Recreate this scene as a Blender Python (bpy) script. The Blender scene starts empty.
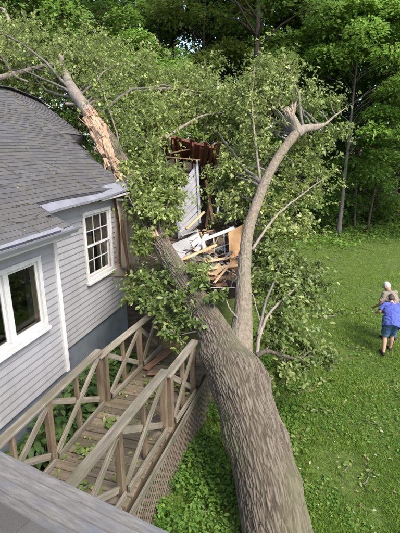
import bpy, bmesh, math, random
import numpy as np
from mathutils import Matrix, Vector, Quaternion
R_ = math.radians
sc = bpy.context.scene
col = sc.collection
rng = np.random.default_rng(11)
random.seed(11)

# ------------------------------------------------------------------ camera, sky, sun, exposure
CAM_H, PITCH, FPX = 5.0, R_(16.4), 390.0
cam_d = bpy.data.cameras.new('camera'); cam = bpy.data.objects.new('camera', cam_d); col.objects.link(cam)
cam.location = (0, 0, CAM_H); cam.rotation_euler = (R_(90) - PITCH, 0, 0)
cam_d.sensor_fit = 'HORIZONTAL'; cam_d.sensor_width = 36; cam_d.lens = 36 * FPX / 400
cam_d.clip_end = 2000; cam_d.clip_start = 0.05
sc.camera = cam
SUN_EL, SUN_AZ = R_(52), R_(138)          # azimuth from +Y, clockwise: sun to the right and a little behind
world = bpy.data.worlds.new('World'); sc.world = world; world.use_nodes = True
nt = world.node_tree; nt.nodes.clear()
sky = nt.nodes.new('ShaderNodeTexSky'); sky.sky_type = 'NISHITA'; sky.sun_disc = False
sky.sun_elevation = SUN_EL; sky.sun_rotation = SUN_AZ; sky.air_density = 1.0; sky.dust_density = 3.0; sky.ozone_density = 0.5
bg = nt.nodes.new('ShaderNodeBackground'); bg.inputs['Strength'].default_value = 0.15
wo = nt.nodes.new('ShaderNodeOutputWorld')
nt.links.new(sky.outputs[0], bg.inputs[0]); nt.links.new(bg.outputs[0], wo.inputs[0])
sun_d = bpy.data.lights.new('sun', 'SUN'); sun_d.energy = 1.9; sun_d.angle = R_(25); sun_d.color = (1.0, 0.95, 0.87)
sun = bpy.data.objects.new('sun', sun_d); col.objects.link(sun); sun.location = (10, -10, 30)
sd = Vector((math.cos(SUN_EL) * math.sin(SUN_AZ), math.cos(SUN_EL) * math.cos(SUN_AZ), math.sin(SUN_EL)))
sun.rotation_euler = sd.to_track_quat('Z', 'Y').to_euler()
sc.view_settings.view_transform = 'Standard'; sc.view_settings.look = 'None'
sc.view_settings.gamma = 1.0; sc.view_settings.use_curve_mapping = False
sc.view_settings.exposure = 1.58

# ------------------------------------------------------------------ coordinates
PS = R_(15.7)
UD = np.array([math.sin(PS), math.cos(PS), 0.]); WD = np.array([math.cos(PS), -math.sin(PS), 0.])
def hp(w, u, z): return UD * u + WD * w + np.array([0, 0, z])      # house frame: w to the right, u along the wall
def at(x, y, dep):                                                 # a point measured in the photograph, at a depth
    u = (x - 200) / FPX * dep; v = -(y - 266.5) / FPX * dep
    c, s = math.cos(PITCH), math.sin(PITCH)
    return np.array([u, dep * c + v * s, CAM_H - dep * s + v * c])
def nrm(v):
    v = np.asarray(v, float); return v / (np.linalg.norm(v, axis=-1, keepdims=True) + 1e-9)

def hash3(i, seed):
    h = (i[..., 0] * 374761393 + i[..., 1] * 668265263 + i[..., 2] * 2147483647 + seed * 974634777) & 0xffffffff
    h = ((h ^ (h >> 13)) * 1274126177) & 0xffffffff
    h = h ^ (h >> 16)
    return (h & 0xffff) / 32767.5 - 1.0
def vnoise(P, seed=0):
    P = np.asarray(P, float); i = np.floor(P).astype(np.int64); f = P - i; f = f * f * (3 - 2 * f)
    r = 0
    for dx in (0, 1):
        for dy in (0, 1):
            for dz in (0, 1):
                w = (f[..., 0] if dx else 1 - f[..., 0]) * (f[..., 1] if dy else 1 - f[..., 1]) * (f[..., 2] if dz else 1 - f[..., 2])
                r = r + w * hash3(i + np.array([dx, dy, dz]), seed)
    return r
def fbm(P, o=4, seed=0):
    P = np.asarray(P, float); r = 0; a = .5
    for k in range(o): r = r + a * vnoise(P * 2 ** k, seed + k * 7); a *= .5
    return r
def worley(P, seed=0):
    i = np.floor(P).astype(np.int64); f1 = np.full(P.shape[:-1], 9.); f2 = f1.copy(); cid = np.zeros(P.shape[:-1])
    for dx in (-1, 0, 1):
        for dy in (-1, 0, 1):
            for dz in (-1, 0, 1):
                c = i + np.array([dx, dy, dz]); h = np.stack([hash3(c, seed + k) for k in (1, 2, 3)], -1) * .45 + .5
                d = np.linalg.norm(c + h - P, axis=-1); id_ = hash3(c, seed + 9); m = d < f1
                f2 = np.where(m, f1, np.minimum(f2, d)); cid = np.where(m, id_, cid); f1 = np.where(m, d, f1)
    return f2 - f1, cid
def smooth(a, b, x): t = np.clip((x - a) / (b - a), 0, 1); return t * t * (3 - 2 * t)

# ------------------------------------------------------------------ objects
WM = {}
def _link(o, parent, M):
    col.objects.link(o)
    if parent is not None:
        o.parent = parent; o.matrix_basis = WM[parent.name].inverted() @ M
    else: o.matrix_basis = M
    WM[o.name] = M
    return o
def tag(o, label, cat=None, group=None, kind=None):
    if label: o['label'] = label
    if cat: o['category'] = cat
    if group: o['group'] = group
    if kind: o['kind'] = kind
    return o
def thing(name, label, cat, loc, group=None):
    o = bpy.data.objects.new(name, None); o.empty_display_size = .2
    _link(o, None, Matrix.Translation(Vector(loc))); return tag(o, label, cat, group)
def inst(name, me, parent, M, mat=None):
    o = bpy.data.objects.new(name, me); return _link(o, parent, M)
def mk(name, V, F, mat, parent=None, smooth_=False, attrs=None, origin=None):
    V = np.asarray(V, float)
    c = V.mean(0) if origin is None else np.asarray(origin, float)
    me = bpy.data.meshes.new(name)
    V = V - c
    if isinstance(F, np.ndarray):
        k = F.shape[1]; n = F.shape[0]
        me.vertices.add(len(V)); me.vertices.foreach_set('co', V.astype(np.float32).ravel())
        me.loops.add(n * k); me.loops.foreach_set('vertex_index', F.astype(np.int32).ravel())
        me.polygons.add(n); me.polygons.foreach_set('loop_start', np.arange(0, n * k, k, dtype=np.int32))
        me.update(calc_edges=True)
    else:
        me.from_pydata(V.tolist(), [], [list(map(int, f)) for f in F])
    if smooth_: me.polygons.foreach_set('use_smooth', np.ones(len(me.polygons), bool))
    if attrs:
        for an, av in attrs.items():
            a = me.attributes.new(an, 'FLOAT', 'POINT'); a.data.foreach_set('value', np.asarray(av, np.float32))
    me.materials.append(mat); me.update()
    o = bpy.data.objects.new(name, me)
    return _link(o, parent, Matrix.Translation(Vector(c)))
_bc = {}
def box_me(lx, ly, lz, mat, bev=.006, key=''):
    k = (round(lx, 3), round(ly, 3), round(lz, 3), mat.name, round(bev, 4), key)
    if k in _bc: return _bc[k]
    me = bpy.data.meshes.new('board'); bm = bmesh.new(); bmesh.ops.create_cube(bm, size=1)
    bmesh.ops.scale(bm, vec=(lx, ly, lz), verts=bm.verts)
    if bev > 0: bmesh.ops.bevel(bm, geom=bm.edges[:], offset=min(bev, lx * .3, ly * .3, lz * .3), segments=1, affect='EDGES')
    bm.to_mesh(me); bm.free(); me.materials.append(mat); _bc[k] = me
    return me
def frame(a, b, up=(0, 0, 1), roll=0.):
    a = Vector(a); b = Vector(b); x = (b - a).normalized(); up = Vector(up)
    y = up.cross(x)
    if y.length < 1e-4: y = Vector((0, 1, 0)).cross(x)
    y.normalize(); z = x.cross(y)
    M = Matrix((x, y, z)).transposed().to_4x4()
    if roll: M = M @ Matrix.Rotation(roll, 4, 'X')
    M.translation = (a + b) / 2
    return M
def beam(name, a, b, wid, hei, mat, parent, up=(0, 0, 1), bev=.006, roll=0.):
    L = (Vector(b) - Vector(a)).length
    return inst(name, box_me(L, wid, hei, mat, bev), parent, frame(a, b, up, roll))
def tube_arr(P, Rad, seg=12, cap=True):
    P = np.asarray(P, float); Rad = np.asarray(Rad, float); n = len(P)
    T = nrm(np.gradient(P, axis=0)); up = np.array([0.31, 0.2, .93]); N = np.zeros_like(P)
    v = nrm(np.cross(T[0], up)); N[0] = v
    for i in range(1, n):
        v = N[i - 1] - T[i] * np.dot(N[i - 1], T[i]); N[i] = nrm(v)
    B = np.cross(T, N)
    th = np.linspace(0, 2 * np.pi, seg, endpoint=False)
    D = N[:, None] * np.cos(th)[None, :, None] + B[:, None] * np.sin(th)[None, :, None]
    V = P[:, None] + D * Rad[:, None, None] if Rad.ndim == 1 else P[:, None] + D * Rad[:, :, None]
    i = np.arange(n - 1)[:, None] * seg; j = np.arange(seg)[None]; j2 = (j + 1) % seg
    F = np.stack([i + j, i + j2, i + seg + j2, i + seg + j], -1).reshape(-1, 4)
    V = V.reshape(-1, 3)
    if cap:
        V = np.vstack([V, P[0], P[-1]]); a, b = n * seg, n * seg + 1
        c1 = np.stack([np.full(seg, a), (np.arange(seg) + 1) % seg, np.arange(seg), np.arange(seg)], -1)
        F2 = [tuple(f) for f in F] + [(a, (k + 1) % seg, k) for k in range(seg)] + [(b, (n - 1) * seg + k, (n - 1) * seg + (k + 1) % seg) for k in range(seg)]
        return V, F2
    return V, F
def spline(P, n):
    P = np.asarray(P, float); m = len(P)
    Q = np.vstack([2 * P[0] - P[1], P, 2 * P[-1] - P[-2]])
    t = np.linspace(0, m - 1 - 1e-6, n); i = np.floor(t).astype(int); f = (t - i)[:, None]
    a, b, c, d = Q[i], Q[i + 1], Q[i + 2], Q[i + 3]
    return .5 * ((2 * b) + (-a + c) * f + (2 * a - 5 * b + 4 * c - d) * f ** 2 + (-a + 3 * b - 3 * c + d) * f ** 3)
class Acc:
    def __init__(s): s.V = []; s.F = []; s.n = 0; s.A = []
    def add(s, V, F, var=None):
        V = np.asarray(V, float)
        s.V.append(V); s.F += [tuple(int(k) + s.n for k in f) for f in F]; s.n += len(V)
        s.A.append(np.full(len(V), random.random() if var is None else var))
    def tube(s, P, Rad, seg=6): s.add(*tube_arr(P, Rad, seg))
    def mk(s, name, mat, parent=None, smooth_=False, kind=None):
        o = mk(name, np.vstack(s.V), s.F, mat, parent, smooth_, {'var': np.concatenate(s.A)})
        if kind: o['kind'] = kind
        return o

# ------------------------------------------------------------------ materials
def srgb(h):
    h = h.lstrip('#'); c = [int(h[i:i + 2], 16) / 255 for i in (0, 2, 4)]
    return tuple(x / 12.92 if x <= .04045 else ((x + .055) / 1.055) ** 2.4 for x in c) + (1,)
class MB:
    def __init__(s, name, rough=.8, spec=.3):
        s.m = bpy.data.materials.new(name); s.m.use_nodes = True; s.t = s.m.node_tree
        s.b = s.t.nodes['Principled BSDF']; s.b.inputs['Roughness'].default_value = rough
        s.b.inputs['Specular IOR Level'].default_value = spec
        s.tc = s.t.nodes.new('ShaderNodeTexCoord')
    def n(s, t, **k):
        x = s.t.nodes.new(t)
        for a, v in k.items():
            if a in ('operation', 'blend_type', 'data_type', 'noise_dimensions', 'feature', 'attribute_name', 'wave_type', 'bands_direction', 'attribute_type'): setattr(x, a, v)
            else: x.inputs[a.replace('_', ' ')].default_value = v
        return x
    def l(s, a, b): s.t.links.new(a, b)
    def coord(s, scale=(1, 1, 1), which='Object'):
        mp = s.t.nodes.new('ShaderNodeMapping'); mp.inputs['Scale'].default_value = scale
        s.l(s.tc.outputs[which], mp.inputs['Vector']); return mp.outputs[0]
    def noise(s, scale, detail=5, co=None, rough=.55):
        x = s.n('ShaderNodeTexNoise', Scale=scale, Detail=detail, Roughness=rough)
        s.l(co if co is not None else s.coord(), x.inputs['Vector']); return x.outputs['Fac']
    def ramp(s, fac, stops):
        r = s.t.nodes.new('ShaderNodeValToRGB'); e = r.color_ramp.elements
        while len(e) < len(stops): e.new(.5)
        for k, (p, c) in enumerate(stops): e[k].position = p; e[k].color = c if len(c) == 4 else tuple(c) + (1,)
        s.l(fac, r.inputs[0]); return r.outputs[0]
    def mix(s, fac, a, b, mode='MIX'):
        x = s.t.nodes.new('ShaderNodeMix'); x.data_type = 'RGBA'; x.blend_type = mode
        for sock, v in ((x.inputs[0], fac), (x.inputs[6], a), (x.inputs[7], b)):
            if hasattr(v, 'links') or hasattr(v, 'is_linked'): s.l(v, sock)
            else: sock.default_value = v
        return x.outputs[2]
    def math(s, op, a, b=0.):
        x = s.t.nodes.new('ShaderNodeMath'); x.operation = op
        for sock, v in ((x.inputs[0], a), (x.inputs[1], b)):
            if hasattr(v, 'is_linked'): s.l(v, sock)
            else: sock.default_value = v
        return x.outputs[0]
    def attr(s, name='var'):
        x = s.t.nodes.new('ShaderNodeAttribute'); x.attribute_name = name; return x.outputs['Fac']
    def objrand(s): return s.t.nodes.new('ShaderNodeObjectInfo').outputs['Random']
    def bump(s, h, strength=.3, dist=.01):
        x = s.n('ShaderNodeBump', Strength=strength, Distance=dist); s.l(h, x.inputs['Height']); s.l(x.outputs[0], s.b.inputs['Normal'])
    def color(s, c):
        if hasattr(c, 'is_linked'): s.l(c, s.b.inputs['Base Color'])
        else: s.b.inputs['Base Color'].default_value = c
        return s

def leaf_mat(name, c0, c1, c2, back, trans=.35, gloss=.35, rough=.45):
    m = MB(name, rough, gloss)
    c = m.ramp(m.attr('var'), [(0, c0), (.55, c1), (1, c2)])
    geo = m.t.nodes.new('ShaderNodeNewGeometry')
    cc = m.mix(geo.outputs['Backfacing'], c, m.mix(.6, c, back))
    m.color(cc)
    tr = m.t.nodes.new('ShaderNodeBsdfTranslucent')
    m.l(m.mix(.5, cc, (.16, .24, .02, 1)), tr.inputs['Color'])
    mx = m.t.nodes.new('ShaderNodeMixShader'); mx.inputs[0].default_value = trans
    out = m.t.nodes['Material Output']
    m.l(m.b.outputs[0], mx.inputs[1]); m.l(tr.outputs[0], mx.inputs[2]); m.l(mx.outputs[0], out.inputs['Surface'])
    return m.m
def wood_mat(name, c0, c1, c2, grain=(1.5, 22, 22), var=.35, rough=.85, moss=None, bump=.35):
    m = MB(name, rough, .2)
    r = m.objrand(); off = m.n('ShaderNodeCombineXYZ')
    m.l(m.math('MULTIPLY', r, 37.), off.inputs[0]); m.l(m.math('MULTIPLY', r, 91.), off.inputs[1])
    add = m.t.nodes.new('ShaderNodeVectorMath'); m.l(m.tc.outputs['Object'], add.inputs[0]); m.l(off.outputs[0], add.inputs[1])
    mp = m.t.nodes.new('ShaderNodeMapping'); mp.inputs['Scale'].default_value = grain; m.l(add.outputs[0], mp.inputs[0])
    g = m.noise(1, 6, mp.outputs[0], .65)
    c = m.ramp(g, [(.25, c0), (.5, c1), (.78, c2)])
    bl = m.noise(3.0, 4, add.outputs[0])
    c = m.mix(m.ramp(bl, [(.45, (0, 0, 0, 1)), (.68, (.8, .8, .8, 1))]), c, moss if moss else c0)
    hv = m.n('ShaderNodeHueSaturation'); m.l(c, hv.inputs['Color'])
    m.l(m.math('ADD', m.math('MULTIPLY', r, var * 2), 1 - var), hv.inputs['Value'])
    m.color(hv.outputs[0]); m.bump(g, bump, .004)
    return m.m
M = {}
M['deck'] = wood_mat('weathered_deck_wood', (.048, .036, .024, 1), (.102, .081, .057, 1), (.16, .133, .098, 1), moss=(.066, .06, .034, 1))
M['rail'] = wood_mat('weathered_rail_wood', (.07, .06, .045, 1), (.145, .128, .10, 1), (.24, .22, .182, 1), moss=(.092, .088, .056, 1), var=.2)
M['post'] = wood_mat('brown_post_wood', (.065, .047, .03, 1), (.125, .094, .062, 1), (.185, .147, .10, 1), grain=(1.5, 22, 22), var=.18)
M['lattice'] = wood_mat('lattice_wood', (.075, .06, .046, 1), (.128, .104, .08, 1), (.18, .15, .118, 1), var=.2)
M['lumber'] = wood_mat('fresh_lumber', (.28, .18, .088, 1), (.40, .275, .15, 1), (.48, .35, .215, 1), var=.18, rough=.7, bump=.15)
M['oldlumber'] = wood_mat('old_framing_lumber', (.12, .065, .035, 1), (.21, .125, .07, 1), (.30, .195, .115, 1), var=.3)
M['ply'] = wood_mat('plywood_orange', (.32, .175, .075, 1), (.41, .245, .115, 1), (.47, .31, .16, 1), grain=(2, 9, 9), var=.1, rough=.7, bump=.1)
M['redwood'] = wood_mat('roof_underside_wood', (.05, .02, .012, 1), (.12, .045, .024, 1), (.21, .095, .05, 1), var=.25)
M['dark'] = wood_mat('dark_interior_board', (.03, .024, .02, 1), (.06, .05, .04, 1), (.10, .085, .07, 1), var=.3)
M['torn'] = wood_mat('torn_tree_wood', (.17, .095, .06, 1), (.33, .225, .15, 1), (.46, .37, .27, 1), grain=(26, 26, 5), var=.05, rough=.75, bump=.6)
M['tornpale'] = wood_mat('weathered_break', (.12, .095, .07, 1), (.27, .22, .165, 1), (.38, .32, .25, 1), grain=(26, 26, 5), var=.05, bump=.6)
M['porch'] = wood_mat('porch_edge_board', (.058, .055, .05, 1), (.10, .095, .088, 1), (.15, .143, .133, 1), grain=(9, 70, 70), var=.22, bump=.5, moss=(.075, .08, .088, 1))

def plain(name, c, rough=.6, var=.12, nscale=4., spec=.3, dirt=None, bump=.0, wx=None):
    m = MB(name, rough, spec); f = m.noise(nscale, 6)
    d = tuple(x * (1 - 2 * var) for x in c[:3]) + (1,); e = tuple(min(1, x * (1 + var)) for x in c[:3]) + (1,)
    cc = m.ramp(f, [(.3, d), (.7, e)])
    if dirt:
        f2 = m.noise(nscale * .45, 5); cc = m.mix(m.ramp(f2, [(.52, (0, 0, 0, 1)), (.75, (.7, .7, .7, 1))]), cc, dirt)
    if wx:
        ge = m.t.nodes.new('ShaderNodeNewGeometry'); mp = m.t.nodes.new('ShaderNodeMapping'); mp.inputs['Scale'].default_value = (2.2, 2.2, .7); m.l(ge.outputs['Position'], mp.inputs[0])
        cc = m.mix(m.ramp(m.noise(1.3, 6, mp.outputs[0], .65), [(.45, (0, 0, 0, 1)), (.72, (.55, .55, .55, 1))]), cc, wx)
    m.color(cc)
    if bump: m.bump(m.noise(nscale * 20, 3), bump, .003)
    return m.m
M['siding'] = plain('lavender_grey_vinyl', (.235, .235, .248), .45, .05, 1.5, .35, dirt=(.19, .188, .20, 1), bump=.05, wx=(.155, .155, .15, 1))
M['trim'] = plain('white_trim', (.47, .47, .47), .45, .06, 5, .35, dirt=(.36, .35, .335, 1), wx=(.27, .27, .245, 1))
M['found'] = plain('blue_grey_foundation', (.085, .102, .12), .85, .12, 3, .2, dirt=(.115, .122, .126, 1), bump=.25)
M['gutter'] = plain('grey_gutter_metal', (.22, .222, .25), .35, .08, 3, .5, dirt=(.14, .137, .14, 1))
M['flash'] = plain('grey_flashing_metal', (.17, .172, .20), .4, .1, 4, .4, dirt=(.21, .21, .24, 1))
M['paper'] = plain('beige_house_wrap', (.36, .30, .235), .8, .08, 5, .2, dirt=(.34, .27, .20, 1))
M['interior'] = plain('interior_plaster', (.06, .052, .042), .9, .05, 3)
M['blindc'] = plain('tan_blind', (.27, .215, .155), .8, .1, 6)
M['skin'] = plain('skin', (.36, .205, .145), .55, .08, 20)
M['cap'] = plain('white_cap', (.42, .40, .37), .8, .05, 20)
M['weedcloth'] = plain('dark_olive_carpet', (.075, .072, .045), .95, .2, 6)
M['hair'] = plain('dark_hair', (.05, .038, .03), .6, .3, 60)
def cloth(name, c):
    m = MB(name, .9, .15); f = m.noise(14, 4); f2 = m.noise(140, 2)
    m.color(m.ramp(f, [(.3, tuple(x * .8 for x in c) + (1,)), (.7, tuple(x * 1.12 for x in c) + (1,))]))
    m.bump(f, .35, .02); return m.m
M['blue'] = cloth('blue_violet_cotton', (.065, .085, .30)); M['denim'] = cloth('denim', (.055, .11, .19))
M['tan'] = cloth('grey_tan_cotton', (.17, .15, .122)); M['teal'] = cloth('dark_teal_cotton', (.055, .10, .115)); M['shoe'] = cloth('dark_shoe', (.03, .027, .027))
# shingles
def shingle_mat(name, a, b, c):
    m = MB(name, .93, .12); g = m.noise(260, 2); v = m.attr('var'); bl = m.noise(.9, 5, m.coord(which='Generated') if False else None)
    cc = m.ramp(v, [(0, a), (.5, b), (1, c)])
    cc = m.mix(m.ramp(g, [(.3, (0, 0, 0, 1)), (.75, (.3, .3, .3, 1))]), cc, (.16, .16, .165, 1))
    ge = m.t.nodes.new('ShaderNodeNewGeometry'); cc = m.mix(m.ramp(m.noise(1.4, 6, ge.outputs['Position'], .65), [(.4, (0, 0, 0, 1)), (.7, (.6, .6, .6, 1))]), cc, (.075, .07, .06, 1))
    m.color(cc); m.bump(g, .35, .004); return m.m
M['shingle'] = shingle_mat('asphalt_shingle', (.046, .0455, .048, 1), (.056, .0555, .0585, 1), (.070, .069, .072, 1))
M['shingle2'] = shingle_mat('porch_shingle', (.036, .034, .03, 1), (.05, .048, .043, 1), (.066, .063, .057, 1))
M['capsh'] = plain('dark_ridge_cap', (.075, .075, .085), .9, .15, 12, .15, bump=.3)
M['felt'] = plain('roof_felt', (.04, .04, .043), .95, .1, 8, .1)
# glass
gm = MB('window_glass', .03, .5); gm.color((.75, .8, .8, 1)); gm.b.inputs['Transmission Weight'].default_value = 1.0; gm.b.inputs['IOR'].default_value = 1.45
M['glass'] = gm.m
# bark
bm_ = MB('furrowed_bark', .92, .15)
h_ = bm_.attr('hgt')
ba = bm_.t.nodes.new('ShaderNodeAttribute'); ba.attribute_name = 'bco'
def bmap(sc_):
    mp = bm_.t.nodes.new('ShaderNodeMapping'); mp.inputs['Scale'].default_value = sc_; bm_.l(ba.outputs['Vector'], mp.inputs[0]); return mp.outputs[0]
n1 = bm_.noise(1, 5, bmap((75, 75, 20)), .7); n3 = bm_.noise(1, 3, bmap((150, 150, 50)), .6); n2 = bm_.noise(1, 5, bmap((1.7, 1.7, .8)), .6)
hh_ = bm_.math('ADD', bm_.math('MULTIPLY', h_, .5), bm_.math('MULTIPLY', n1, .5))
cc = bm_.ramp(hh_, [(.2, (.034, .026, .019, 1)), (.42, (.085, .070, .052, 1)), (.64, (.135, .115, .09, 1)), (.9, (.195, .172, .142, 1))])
cc = bm_.mix(bm_.math('MULTIPLY', n3, .35), cc, (.07, .056, .043, 1))
cc = bm_.mix(bm_.ramp(n2, [(.45, (0, 0, 0, 1)), (.66, (.6, .6, .6, 1))]), cc, (.098, .10, .055, 1))
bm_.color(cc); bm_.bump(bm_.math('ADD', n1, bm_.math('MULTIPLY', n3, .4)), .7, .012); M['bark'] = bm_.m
def bark2(name, a, b):
    m = MB(name, .92, .15); co = m.coord((9, 9, 1.6)); n = m.noise(2.2, 6, co, .65); m.color(m.ramp(n, [(.3, a), (.7, b)])); m.bump(n, .6, .02); return m.m
M['barkpale'] = bark2('pale_limb_bark', (.12, .10, .078, 1), (.25, .22, .18, 1))
M['barklimb'] = bark2('tan_limb_bark', (.085, .07, .05, 1), (.20, .172, .132, 1))
M['barkdark'] = bark2('woodland_bark', (.035, .028, .022, 1), (.10, .084, .068, 1))
M['barkgrey'] = bark2('grey_woodland_bark', (.075, .067, .056, 1), (.165, .15, .13, 1))
# foliage
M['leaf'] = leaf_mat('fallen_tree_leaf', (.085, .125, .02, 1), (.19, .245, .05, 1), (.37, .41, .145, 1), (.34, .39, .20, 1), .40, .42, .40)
M['leafdark'] = leaf_mat('shaded_oak_leaf', (.056, .096, .019, 1), (.118, .168, .036, 1), (.235, .275, .085, 1), (.25, .30, .14, 1), .36, .42, .40)  # darker copy of the leaf colour, with shade of the low foliage painted in
M['lf0'] = leaf_mat('woodland_leaf_deep', (.065, .14, .028, 1), (.105, .20, .043, 1), (.155, .265, .062, 1), (.16, .26, .085, 1), .5, .25)
M['lf1'] = leaf_mat('woodland_leaf_mid', (.095, .19, .031, 1), (.14, .26, .045, 1), (.20, .32, .067, 1), (.19, .30, .09, 1), .5, .25)
M['lf2'] = leaf_mat('woodland_leaf_bright', (.13, .26, .03, 1), (.175, .34, .045, 1), (.235, .40, .075, 1), (.22, .34, .11, 1), .5, .25)
M['lf3'] = leaf_mat('woodland_leaf_yellowish', (.105, .15, .028, 1), (.155, .20, .04, 1), (.215, .26, .06, 1), (.21, .24, .09, 1), .48, .25)
M['weed'] = leaf_mat('weed_leaf', (.042, .095, .015, 1), (.085, .17, .026, 1), (.155, .24, .05, 1), (.16, .24, .08, 1), .35, .2, .6)
M['grass'] = leaf_mat('lawn_blade', (.062, .13, .014, 1), (.135, .24, .03, 1), (.27, .33, .08, 1), (.15, .23, .05, 1), .35, .2, .6)
M['gardenleaf'] = leaf_mat('garden_leaf', (.03, .066, .014, 1), (.055, .108, .024, 1), (.10, .15, .045, 1), (.12, .17, .07, 1), .3, .3, .5)
M['litter'] = leaf_mat('dry_leaf', (.16, .09, .05, 1), (.24, .26, .12, 1), (.42, .43, .30, 1), (.45, .46, .36, 1), .2, .3, .6)
gr = MB('lawn_soil', .97, .1)
p1 = gr.noise(.5, 6); p2 = gr.noise(9, 6); p3 = gr.noise(60, 3)
cg = gr.ramp(p2, [(.3, (.038, .062, .014, 1)), (.55, (.075, .12, .022, 1)), (.75, (.12, .145, .04, 1))])
cg = gr.mix(gr.ramp(p3, [(.4, (0, 0, 0, 1)), (.8, (.5, .5, .5, 1))]), cg, (.09, .07, .045, 1))
duff = gr.ramp(gr.noise(5, 6), [(.35, (.04, .03, .02, 1)), (.65, (.10, .075, .05, 1))])
cg = gr.mix(gr.attr('wood'), cg, duff)
gr.color(cg); gr.bump(p3, .8, .03); M['soil'] = gr.m

# ------------------------------------------------------------------ ground
def gz(x, y):
    x = np.asarray(x, float); y = np.asarray(y, float)
    w = x * WD[0] + y * WD[1]
    z = .42 * smooth(-1.0, -2.6, w) + .25 * smooth(22, 40, y) + .06 * np.maximum(y - 40, 0) ** .8
    P = np.stack([x * .35, y * .35, np.zeros_like(x)], -1)
    return z + .10 * fbm(P, 3, 3) * smooth(-2, 1, w) 
def edge_y(x): return 24.5 - 2.5 * smooth(9, 2, np.asarray(x, float)) + 5 * smooth(9, 18, np.asarray(x, float)) + 1.3 * vnoise(np.stack([np.asarray(x) * .5, np.zeros_like(x), np.zeros_like(x)], -1), 5)
xs = np.concatenate([np.linspace(-400, -30, 14), np.linspace(-28, -4, 26), np.linspace(-3.6, 14, 74), np.linspace(15, 34, 20), np.linspace(38, 400, 14)])
ys = np.concatenate([np.linspace(-200, -8, 10), np.linspace(-6, 2, 10), np.linspace(2.2, 30, 120), np.linspace(31, 60, 24), np.linspace(66, 600, 16)])
GX, GY = np.meshgrid(xs, ys); nx, ny = len(xs), len(ys)
V = np.stack([GX.ravel(), GY.ravel(), gz(GX.ravel(), GY.ravel())], -1)
i = np.arange(ny - 1)[:, None] * nx; j = np.arange(nx - 1)[None]
F = np.stack([i + j, i + j + 1, i + nx + j + 1, i + nx + j], -1).reshape(-1, 4)
wd = smooth(-1.0, 2.0, V[:, 1] - edge_y(V[:, 0]) + 1.5 * fbm(V * .6, 3, 9))
wd = np.maximum(wd, smooth(-2, -3.5, V[:, 0] * WD[0] + V[:, 1] * WD[1]))
g = mk('ground', V, F, M['soil'], None, True, {'wood': wd}, origin=(0, 0, 0)); g['kind'] = 'structure'

# ------------------------------------------------------------------ leaves
T7V = np.array([(0, 0, 0), (0, .5, -.02), (0, 1, -.13), (-.23, .34, .07), (-.24, .68, .03), (.25, .30, .07), (.22, .72, .03)])
T7F = np.array([(0, 1, 3), (3, 1, 4), (4, 1, 2), (0, 5, 1), (5, 6, 1), (6, 2, 1)])
T4V = np.array([(0, 0, 0), (-.34, .45, .08), (0, 1, -.08), (.34, .45, .08)])
T4F = np.array([(0, 2, 1), (0, 3, 2)])
T3V = np.array([(-.09, 0, 0), (.09, 0, 0), (0, 1, 0)]); T3F = np.array([(0, 1, 2)])
def leaf_arrays(P, T, N, S, TV, TF):
    T = nrm(T); X = nrm(np.cross(T, N)); Z = np.cross(X, T); S = np.broadcast_to(S, (len(P),))
    V = P[:, None] + S[:, None, None] * (X[:, None] * TV[None, :, 0:1] + T[:, None] * TV[None, :, 1:2] + Z[:, None] * TV[None, :, 2:3])
    F = TF[None] + (np.arange(len(P)) * len(TV))[:, None, None]
    return V.reshape(-1, 3), F.reshape(-1, TF.shape[1])
def leaves(name, P, T, N, S, mat, parent=None, tmpl='7', var=None):
    TV, TF = {'7': (T7V, T7F), '4': (T4V, T4F), '3': (T3V, T3F)}[tmpl]
    V, F = leaf_arrays(P, T, N, S, TV, TF)
    if var is None: var = rng.random(len(P))
    o = mk(name, V, F, mat, parent, False, {'var': np.repeat(var, len(TV))}); o['kind'] = 'stuff'
    return o
def rdir(n): return nrm(rng.normal(size=(n, 3)))
def sprigs(C, A, k, S, droop=.25, spread=.16):
    """k leaves round each twig end C pointing along A"""
    n = len(C); Cc = np.repeat(C, k, 0); Aa = np.repeat(nrm(A), k, 0)
    rad = rdir(n * k); rad -= Aa * (rad * Aa).sum(1, keepdims=True) * .8
    T = nrm(Aa * .55 + nrm(rad) * 1.0 - np.array([0, 0, droop]))
    P = Cc - Aa * (rng.random((n * k, 1)) * spread) + T * .02
    N = nrm(np.array([0, 0, 1.]) + rdir(n * k) * .75)
    return P, T, N, S * (.45 + .95 * rng.random(n * k))
# ------------------------------------------------------------------ house
WR, WL = -4.30, -3.87               # wall planes (right part set back, left part forward)
JU, EU = 5.19, 8.60                 # corner between the two parts, torn far end
FZ = 1.36                           # top of foundation
RW0, RZ0, RW1, RZ1 = -4.08, 4.22, -7.6, 6.46
SL = (RZ1 - RZ0) / (RW0 - RW1)
def roof_pt(u, w):
    z = RZ0 + (RW0 - w) * SL
    t = (RW0 - w) / (RW0 - RW1)
    z = z - .055 * np.maximum(u - 8.3, 0) ** 2 * np.clip(t, 0, 1) - .035 * np.sin(np.clip(t, 0, 1) * 3.1) * smooth(6, 9, u) + .012 * np.sin(u * 2.1 + w * 1.3)
    z = z + .10 * smooth(.50, .53, t) * smooth(8.2, 9.0, u)
    return hp(w, u, z)
def u_max(t):
    return float(np.interp(t, [-.2, 0, .25, .36, .45, .49, .53, .7, .85, 1.0], [8.58, 8.6, 8.63, 8.85, 9.0, 8.95, 9.75, 9.95, 10.15, 10.4]))
house = thing('house', 'grey clapboard house with shingled roof crushed by the fallen tree', 'house', hp(-5.8, 5, .42))
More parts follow.
